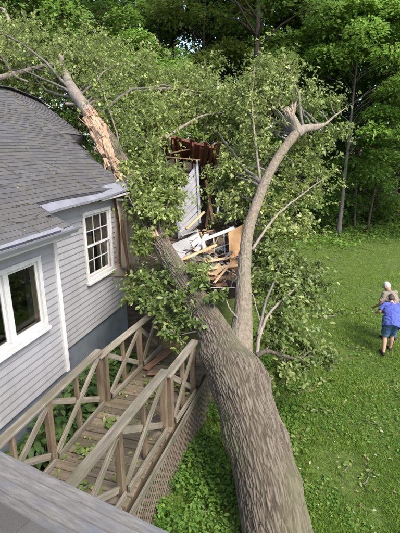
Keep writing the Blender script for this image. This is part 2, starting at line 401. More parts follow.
def wallbox(name, w, u0, u1, z0, z1, th, mat, hole=None, parent=None):
    V, Fq = [], []
    def bx(ua, ub, za, zb):
        b = len(V)
        for ww in (w - th, w):
            for uu in (ua, ub):
                for zz in (za, zb): V.append(hp(ww, uu, zz))
        for f in ((0, 1, 3, 2), (4, 6, 7, 5), (0, 4, 5, 1), (2, 3, 7, 6), (0, 2, 6, 4), (1, 5, 7, 3)): Fq.append([b + k for k in f])
    if hole:
        a, b, c, d_ = hole
        bx(u0, a, z0, z1); bx(b, u1, z0, z1); bx(a, b, z0, c); bx(a, b, d_, z1)
    else: bx(u0, u1, z0, z1)
    return mk(name, V, Fq, mat, parent)
RWIN = (6.76, 7.74, 2.48, 3.78); LWIN = (3.38, 4.72, 2.44, 3.44)
M['sheath'] = plain('wall_sheathing', (.36, .28, .20), .9, .1, 6)
wallR = wallbox('wall', WR - .02, JU - .1, EU, FZ, 4.2, .12, M['sheath'], RWIN, house)
wallL = wallbox('wall', WL - .02, -.6, JU - .02, FZ, 3.98, .12, M['sheath'], LWIN, house)
wallbox('return_wall', WL - .145, JU - .125, JU - .02, FZ, 3.95, .40, M['siding'], None, house)
fR = wallbox('foundation', WR - .05, -.6, EU - .1, .0, FZ - .002, .3, M['found'], None, house)
fL = wallbox('foundation', WL - .05, -.6, JU - .06, .0, FZ - .002, .3, M['found'], None, house)
fE = mk('floor_slab', [hp(w, u, z) for w in (-8.0, WR - .16) for u in (-.6, EU - .02) for z in (1.42, 1.55)], [(0, 1, 3, 2), (4, 6, 7, 5), (0, 4, 5, 1), (2, 3, 7, 6), (0, 2, 6, 4), (1, 5, 7, 3)], M['dark'], house)
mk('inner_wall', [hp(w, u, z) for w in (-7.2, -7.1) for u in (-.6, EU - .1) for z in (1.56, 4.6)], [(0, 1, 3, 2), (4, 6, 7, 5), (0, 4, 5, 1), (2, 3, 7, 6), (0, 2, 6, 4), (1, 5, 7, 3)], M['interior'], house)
mk('back_wall', [hp(w, u, z) for w in (-11.0, -10.85) for u in (-.6, EU + .5) for z in (.2, 4.4)], [(0, 1, 3, 2), (4, 6, 7, 5), (0, 4, 5, 1), (2, 3, 7, 6), (0, 2, 6, 4), (1, 5, 7, 3)], M['siding'], house)
mk('front_wall', [hp(w, u, z) for w in (-10.8, -4.1) for u in (-.75, -.62) for z in (.2, 4.0)], [(0, 1, 3, 2), (4, 6, 7, 5), (0, 4, 5, 1), (2, 3, 7, 6), (0, 2, 6, 4), (1, 5, 7, 3)], M['siding'], house)
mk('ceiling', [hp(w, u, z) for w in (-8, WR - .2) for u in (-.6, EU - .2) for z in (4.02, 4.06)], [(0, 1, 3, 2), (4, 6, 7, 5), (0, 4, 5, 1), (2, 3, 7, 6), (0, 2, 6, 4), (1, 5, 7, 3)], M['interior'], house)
# clapboards: one shared wedge profile, stretched along the wall through its own mesh length
_sd = {}
EXPO = .118
def clap(L):
    k = round(L, 3)
    if k not in _sd:
        me = bpy.data.meshes.new('siding_board')
        pr = [(0, 0), (.026, -.002), (.026, .012), (.006, EXPO + .004), (0, EXPO + .004)]
        V = [(w, u, z) for u in (-k / 2, k / 2) for w, z in pr]
        Fq = [(q, (q + 1) % 5, (q + 1) % 5 + 5, q + 5) for q in range(5)] + [(4, 3, 2, 1, 0), (5, 6, 7, 8, 9)]
        me.from_pydata(V, [], Fq); me.materials.append(M['siding']); me.update(); _sd[k] = me
    return _sd[k]
RotH = Matrix.Rotation(-PS, 4, 'Z')
def siding(parent, w, u0, u1, z0, z1, hole, endf=None):
    z = z0
    while z < z1 - .02:
        e = endf(z) if endf else u1
        segs = [(u0, e)]
        if hole and z + EXPO > hole[2] and z < hole[3]: segs = [(u0, hole[0]), (hole[1], e)]
        out_ = []
        for a, b in segs:
            if b - a > 1.6 and random.random() < .45:
                m_ = round(random.uniform(a + .5, b - .5), 1); out_ += [(a, m_ - .0015), (m_ + .0015, b)]
            else: out_.append((a, b))
        for a, b in out_:
            if b - a > .05:
                a2, b2 = a, b
                Mx = Matrix.Translation(Vector(hp(w + random.uniform(-.001, .001), (a2 + b2) / 2, z))) @ RotH @ Matrix.Rotation(random.gauss(0, .0012), 4, 'X')
                inst('siding_board', clap(b2 - a2), parent, Mx)
        z += EXPO
def rend(z):
    if z < 2.0: return 8.5 - .35 * random.random()
    if z < 2.5: return 7.95 + .1 * random.random() - .3 * (2.5 - z)
    return 7.98 + random.uniform(-.05, .08)
siding(wallR, WR - .018, JU - .1, EU, FZ - .02, 4.17, RWIN, rend)
siding(wallL, WL - .018, .5, JU - .03, FZ - .02, 3.9, LWIN)
beam('corner_trim', hp(WL + .004, JU - .02, FZ - .03), hp(WL + .004, JU - .02, 3.9), .085, .085, M['trim'], house, up=tuple(WD), bev=.008)
# windows
def window(w, hole, kind, label=None):
    u0, u1, z0, z1 = hole
    o = thing_part('window', house, hp(w, (u0 + u1) / 2, (z0 + z1) / 2))
    tw = .072
    P = lambda u, z, dw=0: hp(w + .022 + dw, u, z)
    for a, b in (((u0 - tw / 2, z0 - tw), (u0 - tw / 2, z1 + tw)), ((u1 + tw / 2, z0 - tw), (u1 + tw / 2, z1 + tw))):
        beam('casing', P(*a), P(*b), tw, .05, M['trim'], o, up=tuple(WD))
    beam('casing', P(u0 + .001, z1 + tw / 2), P(u1 - .001, z1 + tw / 2), tw, .05, M['trim'], o, up=tuple(WD))
    beam('sill', P(u0 - tw - .02, z0 - tw - .028, .02), P(u1 + tw + .02, z0 - tw - .028, .02), .05, .09, M['trim'], o, up=tuple(WD))
    beam('casing', P(u0 + .001, z0 - tw / 2), P(u1 - .001, z0 - tw / 2), tw, .05, M['trim'], o, up=tuple(WD))
    def sash(a, b, c, d, dw, nu, nz, me=False):
        s = .045
        for q, r in (((a + s / 2, c), (a + s / 2, d)), ((b - s / 2, c), (b - s / 2, d)), ((a + s, c + s / 2), (b - s, c + s / 2)), ((a + s, d - s / 2), (b - s, d - s / 2))):
            beam('sash_rail', P(*q, dw), P(*r, dw), s, .035, M['trim'], o, up=tuple(WD), bev=.004)
        inst('pane', box_me(b - a - 2 * s, d - c - 2 * s, .006, M['glass'], 0), o, frame(P(a + s, (c + d) / 2, dw), P(b - s, (c + d) / 2, dw), tuple(WD)))
        for q in range(1, nu):
            uu = a + s + (b - a - 2 * s) * q / nu; beam('muntin', P(uu, c + s, dw + .006), P(uu, d - s, dw + .006), .016, .014, M['trim'], o, up=tuple(WD), bev=0)
        for q in range(1, nz):
            zz = c + s + (d - c - 2 * s) * q / nz; beam('muntin', P(a + s, zz, dw + .008), P(b - s, zz, dw + .008), .016, .014, M['trim'], o, up=tuple(WD), bev=0)
    if kind == 'double':
        zm = (z0 + z1) / 2
        sash(u0, u1, zm - .02, z1, -.03, 3, 2); sash(u0, u1, z0, zm + .02, -.07, 3, 2)
        inst('blind', box_me(u1 - u0 - .06, .40, .02, M['blindc'], .004), o, frame(P(u0 + .03, z1 - .22, -.22), P(u1 - .03, z1 - .22, -.22), tuple(WD)))  # tan panel added behind the upper panes to imitate a reflection of debris
    else:
        um = (u0 + u1) / 2
        beam('mullion', P(um, z0), P(um, z1), .09, .05, M['trim'], o, up=tuple(WD))
        sash(u0, um - .045, z0, z1, -.03, 1, 1); sash(um + .045, u1, z0, z1, -.03, 1, 1)
    return o
def thing_part(name, parent, loc):
    o = bpy.data.objects.new(name, None); o.empty_display_size = .1
    return _link(o, parent, Matrix.Translation(Vector(loc)))
window(WR, RWIN, 'double'); window(WL, LWIN, 'twin')
# roof: deck sheet following the sag, then shingles
def grid_sheet(name, us, wf, nw, th, mat, parent):
    V = []; nu = len(us)
    for lay in (0, -th):
        for u in us:
            for k in range(nw + 1):
                p = wf(u, k / nw).copy(); p[2] += lay; V.append(p)
    Fq = []; m = nw + 1; o2 = nu * m
    for a in range(nu - 1):
        for k in range(nw):
            q = a * m + k; Fq.append((q, q + m, q + m + 1, q + 1)); Fq.append((o2 + q, o2 + q + 1, o2 + q + m + 1, o2 + q + m))
    for a in range(nu - 1):
        for k in (0, nw): q = a * m + k; Fq.append((q, q + m, o2 + q + m, o2 + q))
    for k in range(nw):
        for a in (0, nu - 1): q = a * m + k; Fq.append((q, q + 1, o2 + q + 1, o2 + q))
    return mk(name, V, Fq, mat, parent)
def wfun(tt, sgn=1):
    return RW0 + (RW1 - RW0) * tt
S_N = 24
def roof_grid():
    V = []; NU = 30; NT = 30; Fq = []
    for lay in (0, -.10):
        for a in range(NU + 1):
            for k in range(NT + 1):
                t = k / NT; u = -.8 + (u_max(t) + .8) * a / NU
                p = roof_pt(u, wfun(t)).copy(); p[2] += lay; V.append(p)
    m = NT + 1; o2 = (NU + 1) * m
    for a in range(NU):
        for k in range(NT):
            q = a * m + k; Fq.append((q, q + m, q + m + 1, q + 1)); Fq.append((o2 + q, o2 + q + 1, o2 + q + m + 1, o2 + q + m))
    for k in range(NT):
        q = NU * m + k; Fq.append((q, q + 1, o2 + q + 1, o2 + q))
    for a in range(NU): q = a * m; Fq.append((q, q + m, o2 + q + m, o2 + q))
    return V, Fq
roof = mk('roof', *roof_grid(), M['felt'], house)
lowV = []
for lay in (0, -.08):
    for w in (-4.25, -3.56):
        for u in np.linspace(-.8, JU + .02, 12): p = roof_pt(u, w).copy(); p[2] += lay - .012; lowV.append(p)
Fq = []
for a in range(11):
    for b in (0, 24): q = b + a; Fq.append((q, q + 1, q + 13, q + 12))
    Fq.append((12 + a, 13 + a, 37 + a, 36 + a))
Fq.append((11, 23, 47, 35))
mk('lower_roof', lowV, Fq, M['felt'], house)
mk('rear_roof', [roof_pt(-.8, RW1), roof_pt(5, RW1), roof_pt(8.3, RW1), roof_pt(10.3, RW1), hp(-11.4, 10.0, 4.0), hp(-11.4, 8.3, 4.1), hp(-11.4, 5, 4.2), hp(-11.4, -.8, 4.2)], [(0, 7, 6, 1), (1, 6, 5, 2), (2, 5, 4, 3)], M['shingle'], house)
# shingles
TW, EX = .305, .108
def tab_me(vv, mat, nm):
    me = bpy.data.meshes.new(nm); x = TW / 2 - .0015; L = EX + .05
    V = [(sx * x, yy, zz) for zz in (0, 1) for (sx, yy) in ((-1, 0), (1, 0), (1, L), (-1, L))]
    V = [(a, b, (.004 if c == 0 else (.013 if b == 0 else .002)) if True else 0) for a, b, c in V]
    V = [(a, b, (c if q > 3 else (-.002 if b == 0 else -.006))) for q, (a, b, c) in enumerate(V)]
    me.from_pydata(V, [], [(4, 5, 6, 7), (0, 1, 5, 4), (1, 2, 6, 5), (3, 0, 4, 7), (0, 3, 2, 1)])
    at_ = me.attributes.new('var', 'FLOAT', 'POINT'); at_.data.foreach_set('value', np.full(8, vv, np.float32))
    me.materials.append(mat); me.update(); return me
tabs = [tab_me(v, M['shingle'], 'shingle') for v in np.linspace(0.02, .98, 9)]
cands = []
slope_len = math.hypot(RW0 - RW1, RZ1 - RZ0); nrow = int((slope_len + .62) / EX)
for r in range(nrow + 1):
    s = -.62 + r * EX; t = s / slope_len; w = RW0 + (RW1 - RW0) * t
    umx = JU + .02 if t < -.001 else u_max(min(t, 1))
    if t < 0 and t > -.01: umx = JU
    u = 2.4 + random.random() * .3
    while u < umx - .1:
        p = roof_pt(u, w); pu = roof_pt(u + .05, w) - p
        if t + EX / slope_len < 1.02:
            pw = roof_pt(u, w - .05) - p
            x = nrm(pu); y = nrm(pw - x * np.dot(pw, x)); zz = np.cross(x, y)
            if zz[2] < 0: zz = -zz; x = -x
            dep = np.linalg.norm(p - np.array([0, 0, 5.])); c_ = p - np.array([0, 0, 5.])
            dz = c_[1] * math.cos(PITCH) - c_[2] * math.sin(PITCH); px = 200 + FPX * c_[0] / dz
            rr = random.gauss(0, .006)
            x2 = x * math.cos(rr) + y * math.sin(rr); y2 = y * math.cos(rr) - x * math.sin(rr)
            mt = Matrix((Vector(x2), Vector(y2), Vector(zz))).transposed().to_4x4()
            mt.translation = Vector(p + zz * (.003 + .003 * random.random()))
            cands.append((0 if px > -10 else 1, dep, mt))
        u += TW
cands.sort(key=lambda q: (q[0], q[1]))
acc = Acc()
for k, (_, _, mt) in enumerate(cands):
    me = random.choice(tabs)
    if k < 300: inst('shingle', me, roof, mt)
    else:
        V = [tuple(mt @ v.co) for v in me.vertices]; acc.add(V, [tuple(p.vertices) for p in me.polygons], me.attributes['var'].data[0].value)
acc.mk('shingle_field', M['shingle'], roof, kind='stuff')
u = 6.6
k = 0
while u < 10.3:
    a = roof_pt(u, RW1 + .02) + np.array([0, 0, .03]); b = roof_pt(u + .26, RW1 + .02) + np.array([0, 0, .022])
    inst('ridge_cap', box_me(.27, .30, .018, M['capsh'], .004), roof, frame(a, b, roll=random.gauss(0, .03)) ); u += .235
beam('ridge_flashing', roof_pt(10.2, RW1 + .05) + np.array([0, 0, .07]), roof_pt(10.55, RW1 + .15) + np.array([0, 0, .04]), .16, .02, M['trim'], roof, roll=.3)
# gutter on the lower eave: K-profile open trough
def sweep(name, prof, ustart, uend, base, mat, parent, n=8, jit=.0):
    V, Fq = [], []; m = len(prof)
    for a in range(n + 1):
        u = ustart + (uend - ustart) * a / n; j_ = jit * math.sin(a * 1.7)
        for dw, dz in prof: V.append(hp(base[0] + dw, u, base[1] + dz + j_))
    for a in range(n):
        for k in range(m): Fq.append((a * m + k, a * m + (k + 1) % m, (a + 1) * m + (k + 1) % m, (a + 1) * m + k))
    Fq += [tuple(range(m))[::-1], tuple(n * m + k for k in range(m))]
    return mk(name, V, Fq, mat, parent)
gz0 = RZ0 + (RW0 + 3.56) * SL
gut = sweep('gutter', [(0, 0), (0, -.09), (.08, -.09), (.115, -.03), (.125, .0), (.115, .0), (.105, -.025), (.075, -.078), (.008, -.078), (.008, 0)], -.8, JU + .08, (-3.55, 3.885), M['gutter'], house, jit=.004)
sweep('gutter_cover', [(0, .012), (.125, .002), (.125, .006), (0, .018)], -.8, JU - .25, (-3.60, 3.90), M['gutter'], house, jit=.004)
sweep('fascia', [(0, 0), (0, -.14), (.02, -.14), (.02, 0)], -.8, JU + .02, (-3.575, 3.875), M['trim'], house)
sweep('soffit', [(0, 0), (0, -.012), (.26, -.012), (.26, 0)], -.8, JU - .03, (-3.84, 3.755), M['trim'], house)
# bent eave flashing on the upper eave, lifted by the impact
V = []; Fq = []
for a in range(13):
    f = a / 12; u = 4.98 + 3.64 * f; zc = 4.10 + .115 * f + .012 * math.sin(f * 9); wc = -4.0 - .06 * f
    for dw, dz in ((-.17, .165 - .04 * f), (.03, -.01), (.045, -.022), (.042, -.065), (.036, -.065), (.036, -.026), (-.17, .158 - .04 * f)):
        V.append(hp(wc + dw, u, zc + dz))
for a in range(12):
    for k in range(7): Fq.append((a * 7 + k, a * 7 + (k + 1) % 7, a * 7 + 7 + (k + 1) % 7, a * 7 + 7 + k))
Fq += [tuple(range(7))[::-1], tuple(84 + k for k in range(7))]
fl_ = mk('eave_flashing', V, Fq, M['flash'], house)
tag(fl_, 'lifted grey metal flashing along the upper eave')
sweep('fascia', [(0, 0), (0, -.13), (.022, -.13), (.022, 0)], JU + .1, 8.4, (RW0 - .07, RZ0 - .06), M['oldlumber'], house)
beam('broken_fascia', hp(-4.06, 7.1, 4.06), hp(-4.02, 8.75, 4.11), .03, .05, M['trim'], house)
beam('soffit_strip', hp(-4.15, 7.9, 3.98), hp(-3.95, 8.9, 3.86), .02, .045, M['trim'], house)
#beam('hanging_wire', hp(-3.5, 4.1, 3.8), hp(-3.6, 4.15, 3.2), .012, .012, M['capsh'], house, up=(1, 0, 0), bev=0)
# torn beige house wrap hanging from the far end of the wall
V = []; Fq = []; NA, NB = 26, 20
for a in range(NA + 1):
    for b in range(NB + 1):
        f = a / NA; g_ = b / NB
        u = 8.02 + (.62 + .22 * g_) * f + .04 * math.sin(g_ * 5 + f * 3); z = 4.0 - 1.62 * g_ - .22 * f * g_ + .05 * math.sin(f * 17)
        w = WR + .06 + .055 * math.sin(f * 13 + g_ * 2.0) * (.3 + g_) + .05 * g_ + .02 * math.sin(f * 31 + g_ * 4)
        V.append(hp(w, u, z))
for a in range(NA):
    for b in range(NB): q = a * (NB + 1) + b; Fq.append((q, q + 1, q + NB + 2, q + NB + 1))
wrap = mk('house_wrap', V, Fq, M['paper'], house, True); tag(wrap, 'torn beige house wrap hanging beside the window')
wrap.modifiers.new('thickness', 'SOLIDIFY').thickness = .006
V = [hp(WR + .012, 7.55, 2.28), hp(WR + .02, 8.45, 2.02), hp(WR + .02, 8.5, 2.4), hp(WR + .012, 7.98, 2.42)]; V += [p - WD * .02 for p in V]
mk('torn_sheathing', V, [(0, 1, 2, 3), (7, 6, 5, 4), (0, 4, 5, 1), (1, 5, 6, 2), (2, 6, 7, 3), (3, 7, 4, 0)], M['paper'], house)
beam('split_stud', hp(WR + .10, 8.2, 3.5), hp(WR + .14, 8.33, 2.22), .07, .05, M['oldlumber'], house, up=tuple(WD))
beam('split_stud', hp(WR + .02, 8.55, 4.0), hp(WR - .02, 8.6, 1.4), .09, .09, M['oldlumber'], house, up=tuple(WD))
for q in range(5):
    beam('split_stud', hp(WR - .5 - q * .42, 8.55, 4.0), hp(WR - .5 - q * .42 + random.uniform(-.1, .1), 8.55 + random.uniform(-.1, .1), 1.5), .04, .09, M['oldlumber'], house, up=tuple(WD))

# ------------------------------------------------------------------ deck walk
DZ = 1.10
deck = thing('deck', 'weathered wooden deck walkway with cross-braced railings beside the house', 'deck', hp(-2.4, 4.2, .42))
NBD = 36; bw = .146
for k in range(NBD):
    u = 1.75 + k * bw; zz = DZ - .02 - (.035 if u > 4.95 else 0) + random.gauss(0, .002)
    wr = np.interp(u, [2, 7], [-1.83, -1.60]); wl = -3.02
    dj = random.gauss(0, .012)
    beam('deck_board', hp(wl + dj, u + random.gauss(0, .003), zz), hp(wr + dj, u + random.gauss(0, .003), zz), bw - .011, .034, M['deck'], deck, bev=.005)
for w0, w1 in ((-2.95, -2.95), (-2.4, -2.35), (-1.88, -1.68)):
    beam('joist', hp(w0, 1.7, DZ - .16), hp(w1, 6.95, DZ - .17), .04, .18, M['post'], deck)
def pt_line(pts, u):
    return np.array([np.interp(u, [p[0] for p in pts], [p[k] for p in pts]) for k in (1, 2)])
def railing(pts, posts, mids, u_end):
    """pts: list of (u, w, ztop) for one section"""
    c = lambda u, z: hp(pt_line(pts, u)[0] + random.gauss(0, .005), u + random.gauss(0, .005), z + random.gauss(0, .004))
    zt = lambda u: pt_line(pts, u)[1]
    a, b = pts[0][0], pts[-1][0]
    beam('top_rail', c(a, zt(a) - .02), c(b, zt(b) - .02), .135, .038, M['rail'], deck, bev=.008)
    for u in posts:
        beam('post', c(u, zt(u) - .042), c(u, .40 if u in posts else DZ), .085, .085, M['post'], deck, up=tuple(UD), bev=.007)
    for u in mids:
        beam('baluster', c(u, zt(u) - .042), c(u, DZ - .1), .06, .05, M['post'], deck, up=tuple(UD), bev=.005)
    ps = sorted(posts); 
    if a < ps[0] - .3: ps = [ps[0] - 1.27] + ps
    for q in range(len(ps) - 1):
        u0, u1 = ps[q] + .05, ps[q + 1] - .05
        side = WD * .03
        beam('brace', c(u0, DZ + .10) + side, c(u1, zt(u1) - .09) + side, .035, .085, M['rail'], deck, bev=.005)
        beam('brace', c(u0, zt(u0) - .10) - side * .6, c(u1, DZ + .12) - side * .6, .035, .085, M['rail'], deck, bev=.005)
        beam('bottom_rail', c(ps[q] + .04, DZ + .06) + side * 2.2, c(ps[q + 1] - .04, DZ + .06) + side * 2.2, .035, .085, M['rail'], deck, bev=.005)
railing([(1.7, -2.98, 2.06), (4.82, -2.98, 2.06)], [3.52, 4.77], [4.15, 2.9], 0)
railing([(4.72, -2.96, 1.985), (6.85, -2.78, 1.985)], [5.98, 6.76, 4.90], [5.42], 0)
railing([(1.7, -1.99, 2.06), (4.55, -1.79, 2.06)], [3.28, 4.46], [3.88], 0)
railing([(4.48, -1.75, 2.0), (5.62, -1.66, 2.02)], [5.50, 4.60], [5.05], 0)
# lattice skirt
lat = thing_part('lattice_panel', deck, hp(-1.7, 4, .8))
wl_ = lambda u: np.interp(u, [2, 7], [-1.80, -1.57]) + .02
LZ1, LZ0 = DZ - .09, .12
for sgn in (1, -1):
    k = 0; s0 = 1.6
    while s0 < 7.2:
        h = LZ1 - LZ0; u0, u1 = (s0, s0 + h) if sgn > 0 else (s0 + h, s0)
        a = hp(wl_(u0) + sgn * .006, u0, LZ0); b = hp(wl_(u1) + sgn * .006, u1, LZ1)
        beam('lattice_slat', a, b, .030, .008, M['lattice'], lat, up=tuple(WD), bev=0); s0 += .115
beam('skirt_rail', hp(wl_(1.7) + .02, 1.7, DZ - .085), hp(wl_(6.9) + .02, 6.9, DZ - .085), .03, .12, M['rail'], deck)
# ------------------------------------------------------------------ porch roof in the near corner
PA = np.array(at(-8, 451, 2.9)); PB = np.array(at(172, 540, 2.9 * 0.82))
PZ = 3.05
def onz(x, y, z):
    r = at(x, y, 1.0) - np.array([0, 0, 5.]); t = (z - 5) / r[2]; return np.array([0, 0, 5.]) + r * t
PA = onz(-40, 435, PZ); PB = onz(190, 547, PZ)
ed = nrm(PB - PA); inw = np.array([ed[1], -ed[0], 0.]);
if inw[1] > 0: inw = -inw
porch = thing('porch_roof', 'low porch roof edge with worn grey boards in the bottom left corner', 'roof', (PA + PB) / 2 + inw * .6 - np.array([0, 0, .25]))
PL = np.linalg.norm(PB - PA)
for k in range(4):
    o_ = -.03 + k * .083
    a = PA + inw * (o_ + .05) + np.array([0, 0, .018 * k]); b = PB + inw * (o_ + .05) + np.array([0, 0, .018 * k])
    beam('edge_board', a, b, .074, .022, M['porch'], porch, bev=.006, roll=.03 * (-1 if ed[0] > 0 else 1))
base = PA + inw * 1.1 + np.array([0, 0, .05]); 
V = [PA + inw * .03 - np.array([0, 0, .035]), PB + inw * .03 - np.array([0, 0, .035]), PB + inw * 1.4 + np.array([0, 0, .17]), PA + inw * 1.4 + np.array([0, 0, .17])]
V = V + [p - np.array([0, 0, .06]) for p in V]
bx6 = [(0, 1, 2, 3), (7, 6, 5, 4), (0, 4, 5, 1), (1, 5, 6, 2), (2, 6, 7, 3), (3, 7, 4, 0)]
mk('roof_deck', V, bx6, M['felt'], porch)
sl = nrm(inw + np.array([0, 0, .155])); up_ = nrm(np.cross(ed, sl)); 
if up_[2] < 0: up_ = -up_
tabs2 = [tab_me(v, M['shingle2'], 'shingle') for v in np.linspace(.05, .95, 6)]
for r in range(7):
    for c_ in range(int(PL / TW) + 1):
        p = PA + ed * (c_ * TW + (r % 2) * .15) + inw * (.30 + r * EX) + np.array([0, 0, .066 + r * EX * .155])
        x = ed; y = sl; z = np.cross(x, y)
        if z[2] < 0: x = -x; z = -z
        mt = Matrix((Vector(x), Vector(y), Vector(z))).transposed().to_4x4(); mt.translation = Vector(p)
        inst('shingle', random.choice(tabs2), porch, mt)
for f in (.12, .85):
    p = PA + ed * PL * f + inw * .9
    beam('roof_post', p + np.array([0, 0, .0]), np.array([p[0], p[1], .1]), .12, .12, M['trim'], porch, up=tuple(UD))
#PART3
# ------------------------------------------------------------------ the fallen tree
tree = thing('fallen_tree', 'huge fallen forked tree leaning across the broken end of the house', 'tree', at(288, 585, 4.95))
def bark_tube(name, pts, rad, nring, nseg, amp, parent, seed=0, kx=13., kl=2.6, mat=None, bulges=(), endcap=True, lumps=()):
    P = spline(pts, nring); Rr = np.interp(np.linspace(0, 1, nring), np.linspace(0, 1, len(rad)), rad)
    s = np.concatenate([[0], np.cumsum(np.linalg.norm(np.diff(P, axis=0), axis=1))])
    th = np.linspace(0, 2 * np.pi, nseg, endpoint=False)
    C = np.stack([np.cos(th)[None] * Rr[:, None], np.sin(th)[None] * Rr[:, None], np.broadcast_to(s[:, None], (nring, nseg))], -1)
    warp = fbm(C * np.array([5, 5, 2.5]), 3, seed + 40); warp2 = fbm(C * np.array([14, 14, 5]), 2, seed + 44)
    Q = C * np.array([kx, kx, kl]); Q[..., 0] += warp * 1.2 + warp2 * .6; Q[..., 1] -= warp * 1.1 - warp2 * .5; Q[..., 2] += warp2 * .8
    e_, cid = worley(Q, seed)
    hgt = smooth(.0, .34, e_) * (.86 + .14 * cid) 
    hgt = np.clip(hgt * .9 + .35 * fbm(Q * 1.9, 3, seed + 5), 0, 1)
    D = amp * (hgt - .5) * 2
    D += Rr[:, None] * (.10 * fbm(C * np.array([2.0, 2.0, 1.1]), 3, seed + 9))
    for (fs, ft, a_, wd_) in bulges:
        dth = np.angle(np.exp(1j * (th - ft)))[None]; ds = (s / s[-1] - fs)[:, None]
        D += a_ * np.exp(-(dth / .55) ** 2 - (ds / wd_) ** 2)
    V, Fq = tube_arr(P, Rr[:, None] + D, nseg)
    if lumps:
        Vb = V[:-2].reshape(nring, nseg, 3); od = nrm(Vb - P[:, None])
        for (lc, la, ls) in lumps: Vb = Vb + od * (la * np.exp(-((np.linalg.norm(Vb - np.asarray(lc), axis=-1) / ls) ** 2)))[..., None]
        V = np.vstack([Vb.reshape(-1, 3), V[-2:]])
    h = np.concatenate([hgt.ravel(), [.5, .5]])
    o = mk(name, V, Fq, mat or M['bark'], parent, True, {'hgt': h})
    bc_ = np.vstack([C.reshape(-1, 3), C[0, 0], C[-1, 0]]) + seed * 3.7
    av = o.data.attributes.new('bco', 'FLOAT_VECTOR', 'POINT'); av.data.foreach_set('vector', bc_.astype(np.float32).ravel())
    return o, P, Rr
tp = [at(300, 640, 4.75), at(288, 585, 4.92), at(277, 533, 5.08), at(264, 470, 5.38), at(249, 415, 5.72), at(235, 376, 6.05), at(214, 332, 6.6), at(189, 290, 7.25), at(167, 255, 7.95), at(148, 218, 8.7), at(128, 178, 9.35), at(112, 148, 9.8), at(101, 128, 10.1)]
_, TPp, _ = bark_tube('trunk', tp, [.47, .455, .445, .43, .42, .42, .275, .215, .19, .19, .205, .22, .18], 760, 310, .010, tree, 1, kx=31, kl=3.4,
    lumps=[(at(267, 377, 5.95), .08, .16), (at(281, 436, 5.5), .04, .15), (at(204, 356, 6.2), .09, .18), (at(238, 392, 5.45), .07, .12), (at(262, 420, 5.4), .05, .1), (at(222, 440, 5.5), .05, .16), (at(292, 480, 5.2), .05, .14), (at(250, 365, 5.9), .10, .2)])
LPp = TPp[355:]
rp = [at(236, 385, 6.0), at(240, 350, 6.3), at(243, 310, 6.75), at(244, 272, 7.2), at(248, 232, 7.8), at(258, 200, 8.3), at(270, 172, 8.75), at(284, 149, 9.1), at(298, 131, 9.35)]
_, RPp, RPr = bark_tube('limb', rp, [.24, .205, .155, .125, .112, .105, .103, .108, .115], 420, 110, .005, tree, 3, kx=34, kl=4.5, mat=M['barklimb'])
up2 = [at(92, 122, 10.4), at(84, 106, 10.7), at(74, 92, 11.2), at(66, 76, 11.8), at(60, 55, 12.6)]
_, U2, _ = bark_tube('limb', up2, [.13, .17, .16, .13, .07], 60, 40, .006, tree, 4, mat=M['barkpale'])
fk = [at(296, 134, 9.32), at(304, 129, 9.42), at(316, 127, 9.6), at(325, 124, 9.75), at(336, 115, 9.9), at(347, 107, 10.2)]
_, FK, _ = bark_tube('limb', fk, [.12, .10, .075, .035, .022, .01], 60, 28, .005, tree, 5, mat=M['barkpale'])
# broken stub with splintered top
st = [at(297, 132, 9.34), at(294, 123, 9.3), at(290, 116, 9.25)]
bark_tube('broken_stub', st, [.12, .115, .12], 24, 40, .006, tree, 6, mat=M['barkpale'])
def splinters(name, c, ax, r, n, lmin, lmax, parent, seed=0, mt_='torn'):
    rs = random.Random(seed); A = Acc(); ax = nrm(ax)
    u = nrm(np.cross(ax, [.3, .2, .9])); v = np.cross(ax, u)
    for k in range(n):
        a = rs.uniform(0, 6.283); q = r * math.sqrt(rs.random()); b = c + u * q * math.cos(a) + v * q * math.sin(a)
        L = rs.uniform(lmin, lmax); d_ = nrm(ax + (u * math.cos(a) + v * math.sin(a)) * rs.uniform(-.1, .35))
        wd_ = rs.uniform(.012, .04)
        A.tube([b - d_ * .05, b + d_ * L * .5, b + d_ * L], [wd_, wd_ * .8, .003], 5)
    return A.mk(name, M[mt_], parent)
splinters('torn_wood', at(289, 114, 9.25), at(287, 106, 9.2) - at(291, 118, 9.28), .10, 60, .03, .20, tree, 4, 'tornpale')
splinters('torn_wood', at(293, 112, 9.3), at(294, 104, 9.3) - at(292, 117, 9.28), .05, 18, .05, .26, tree, 5, 'tornpale')
# long torn strip of pale wood on the side of the broken limb, over the roof edge
V = []; Fq = []; NS, NT2 = 90, 26
c0, c1 = spline([at(123, 182, 9.15), at(112, 155, 9.45), at(101, 132, 9.75), at(90, 114, 10.05)], NS), None
dirL = nrm(at(90, 114, 10.05) - at(123, 182, 9.15)); side = nrm(np.cross(dirL, at(105, 145, 9.6) - np.array([0, 0, 5.])))
tocam = nrm(np.array([0, 0, 5.]) - at(105, 145, 9.6))
for a in range(NS):
    f = a / (NS - 1); wdt = (.04 + .22 * min(1, f * 2.0)) * (1 - .15 * max(0, f - .8) * 5) 
    for b in range(NT2):
        g_ = b / (NT2 - 1) * 2 - 1
        j_ = .05 * fbm(np.array([f * 17, np.sign(g_) * 3, 0]), 4, 3) if abs(g_) > .95 else 0
        rg = .06 * abs(vnoise(np.array([g_ * 9, f * 4, 1]), 5)) + .05 * abs(vnoise(np.array([g_ * 19, f * 9, 4]), 8)) + .03 * vnoise(np.array([g_ * 5, f * 26, 2]), 9)
        V.append(c0[a] - side * (g_ * wdt * .62 + j_ - .04) + tocam * (.16 * (1 - g_ * g_) + rg - .02))
for a in range(NS - 1):
    for b in range(NT2 - 1): q = a * NT2 + b; Fq.append((q, q + 1, q + NT2 + 1, q + NT2))
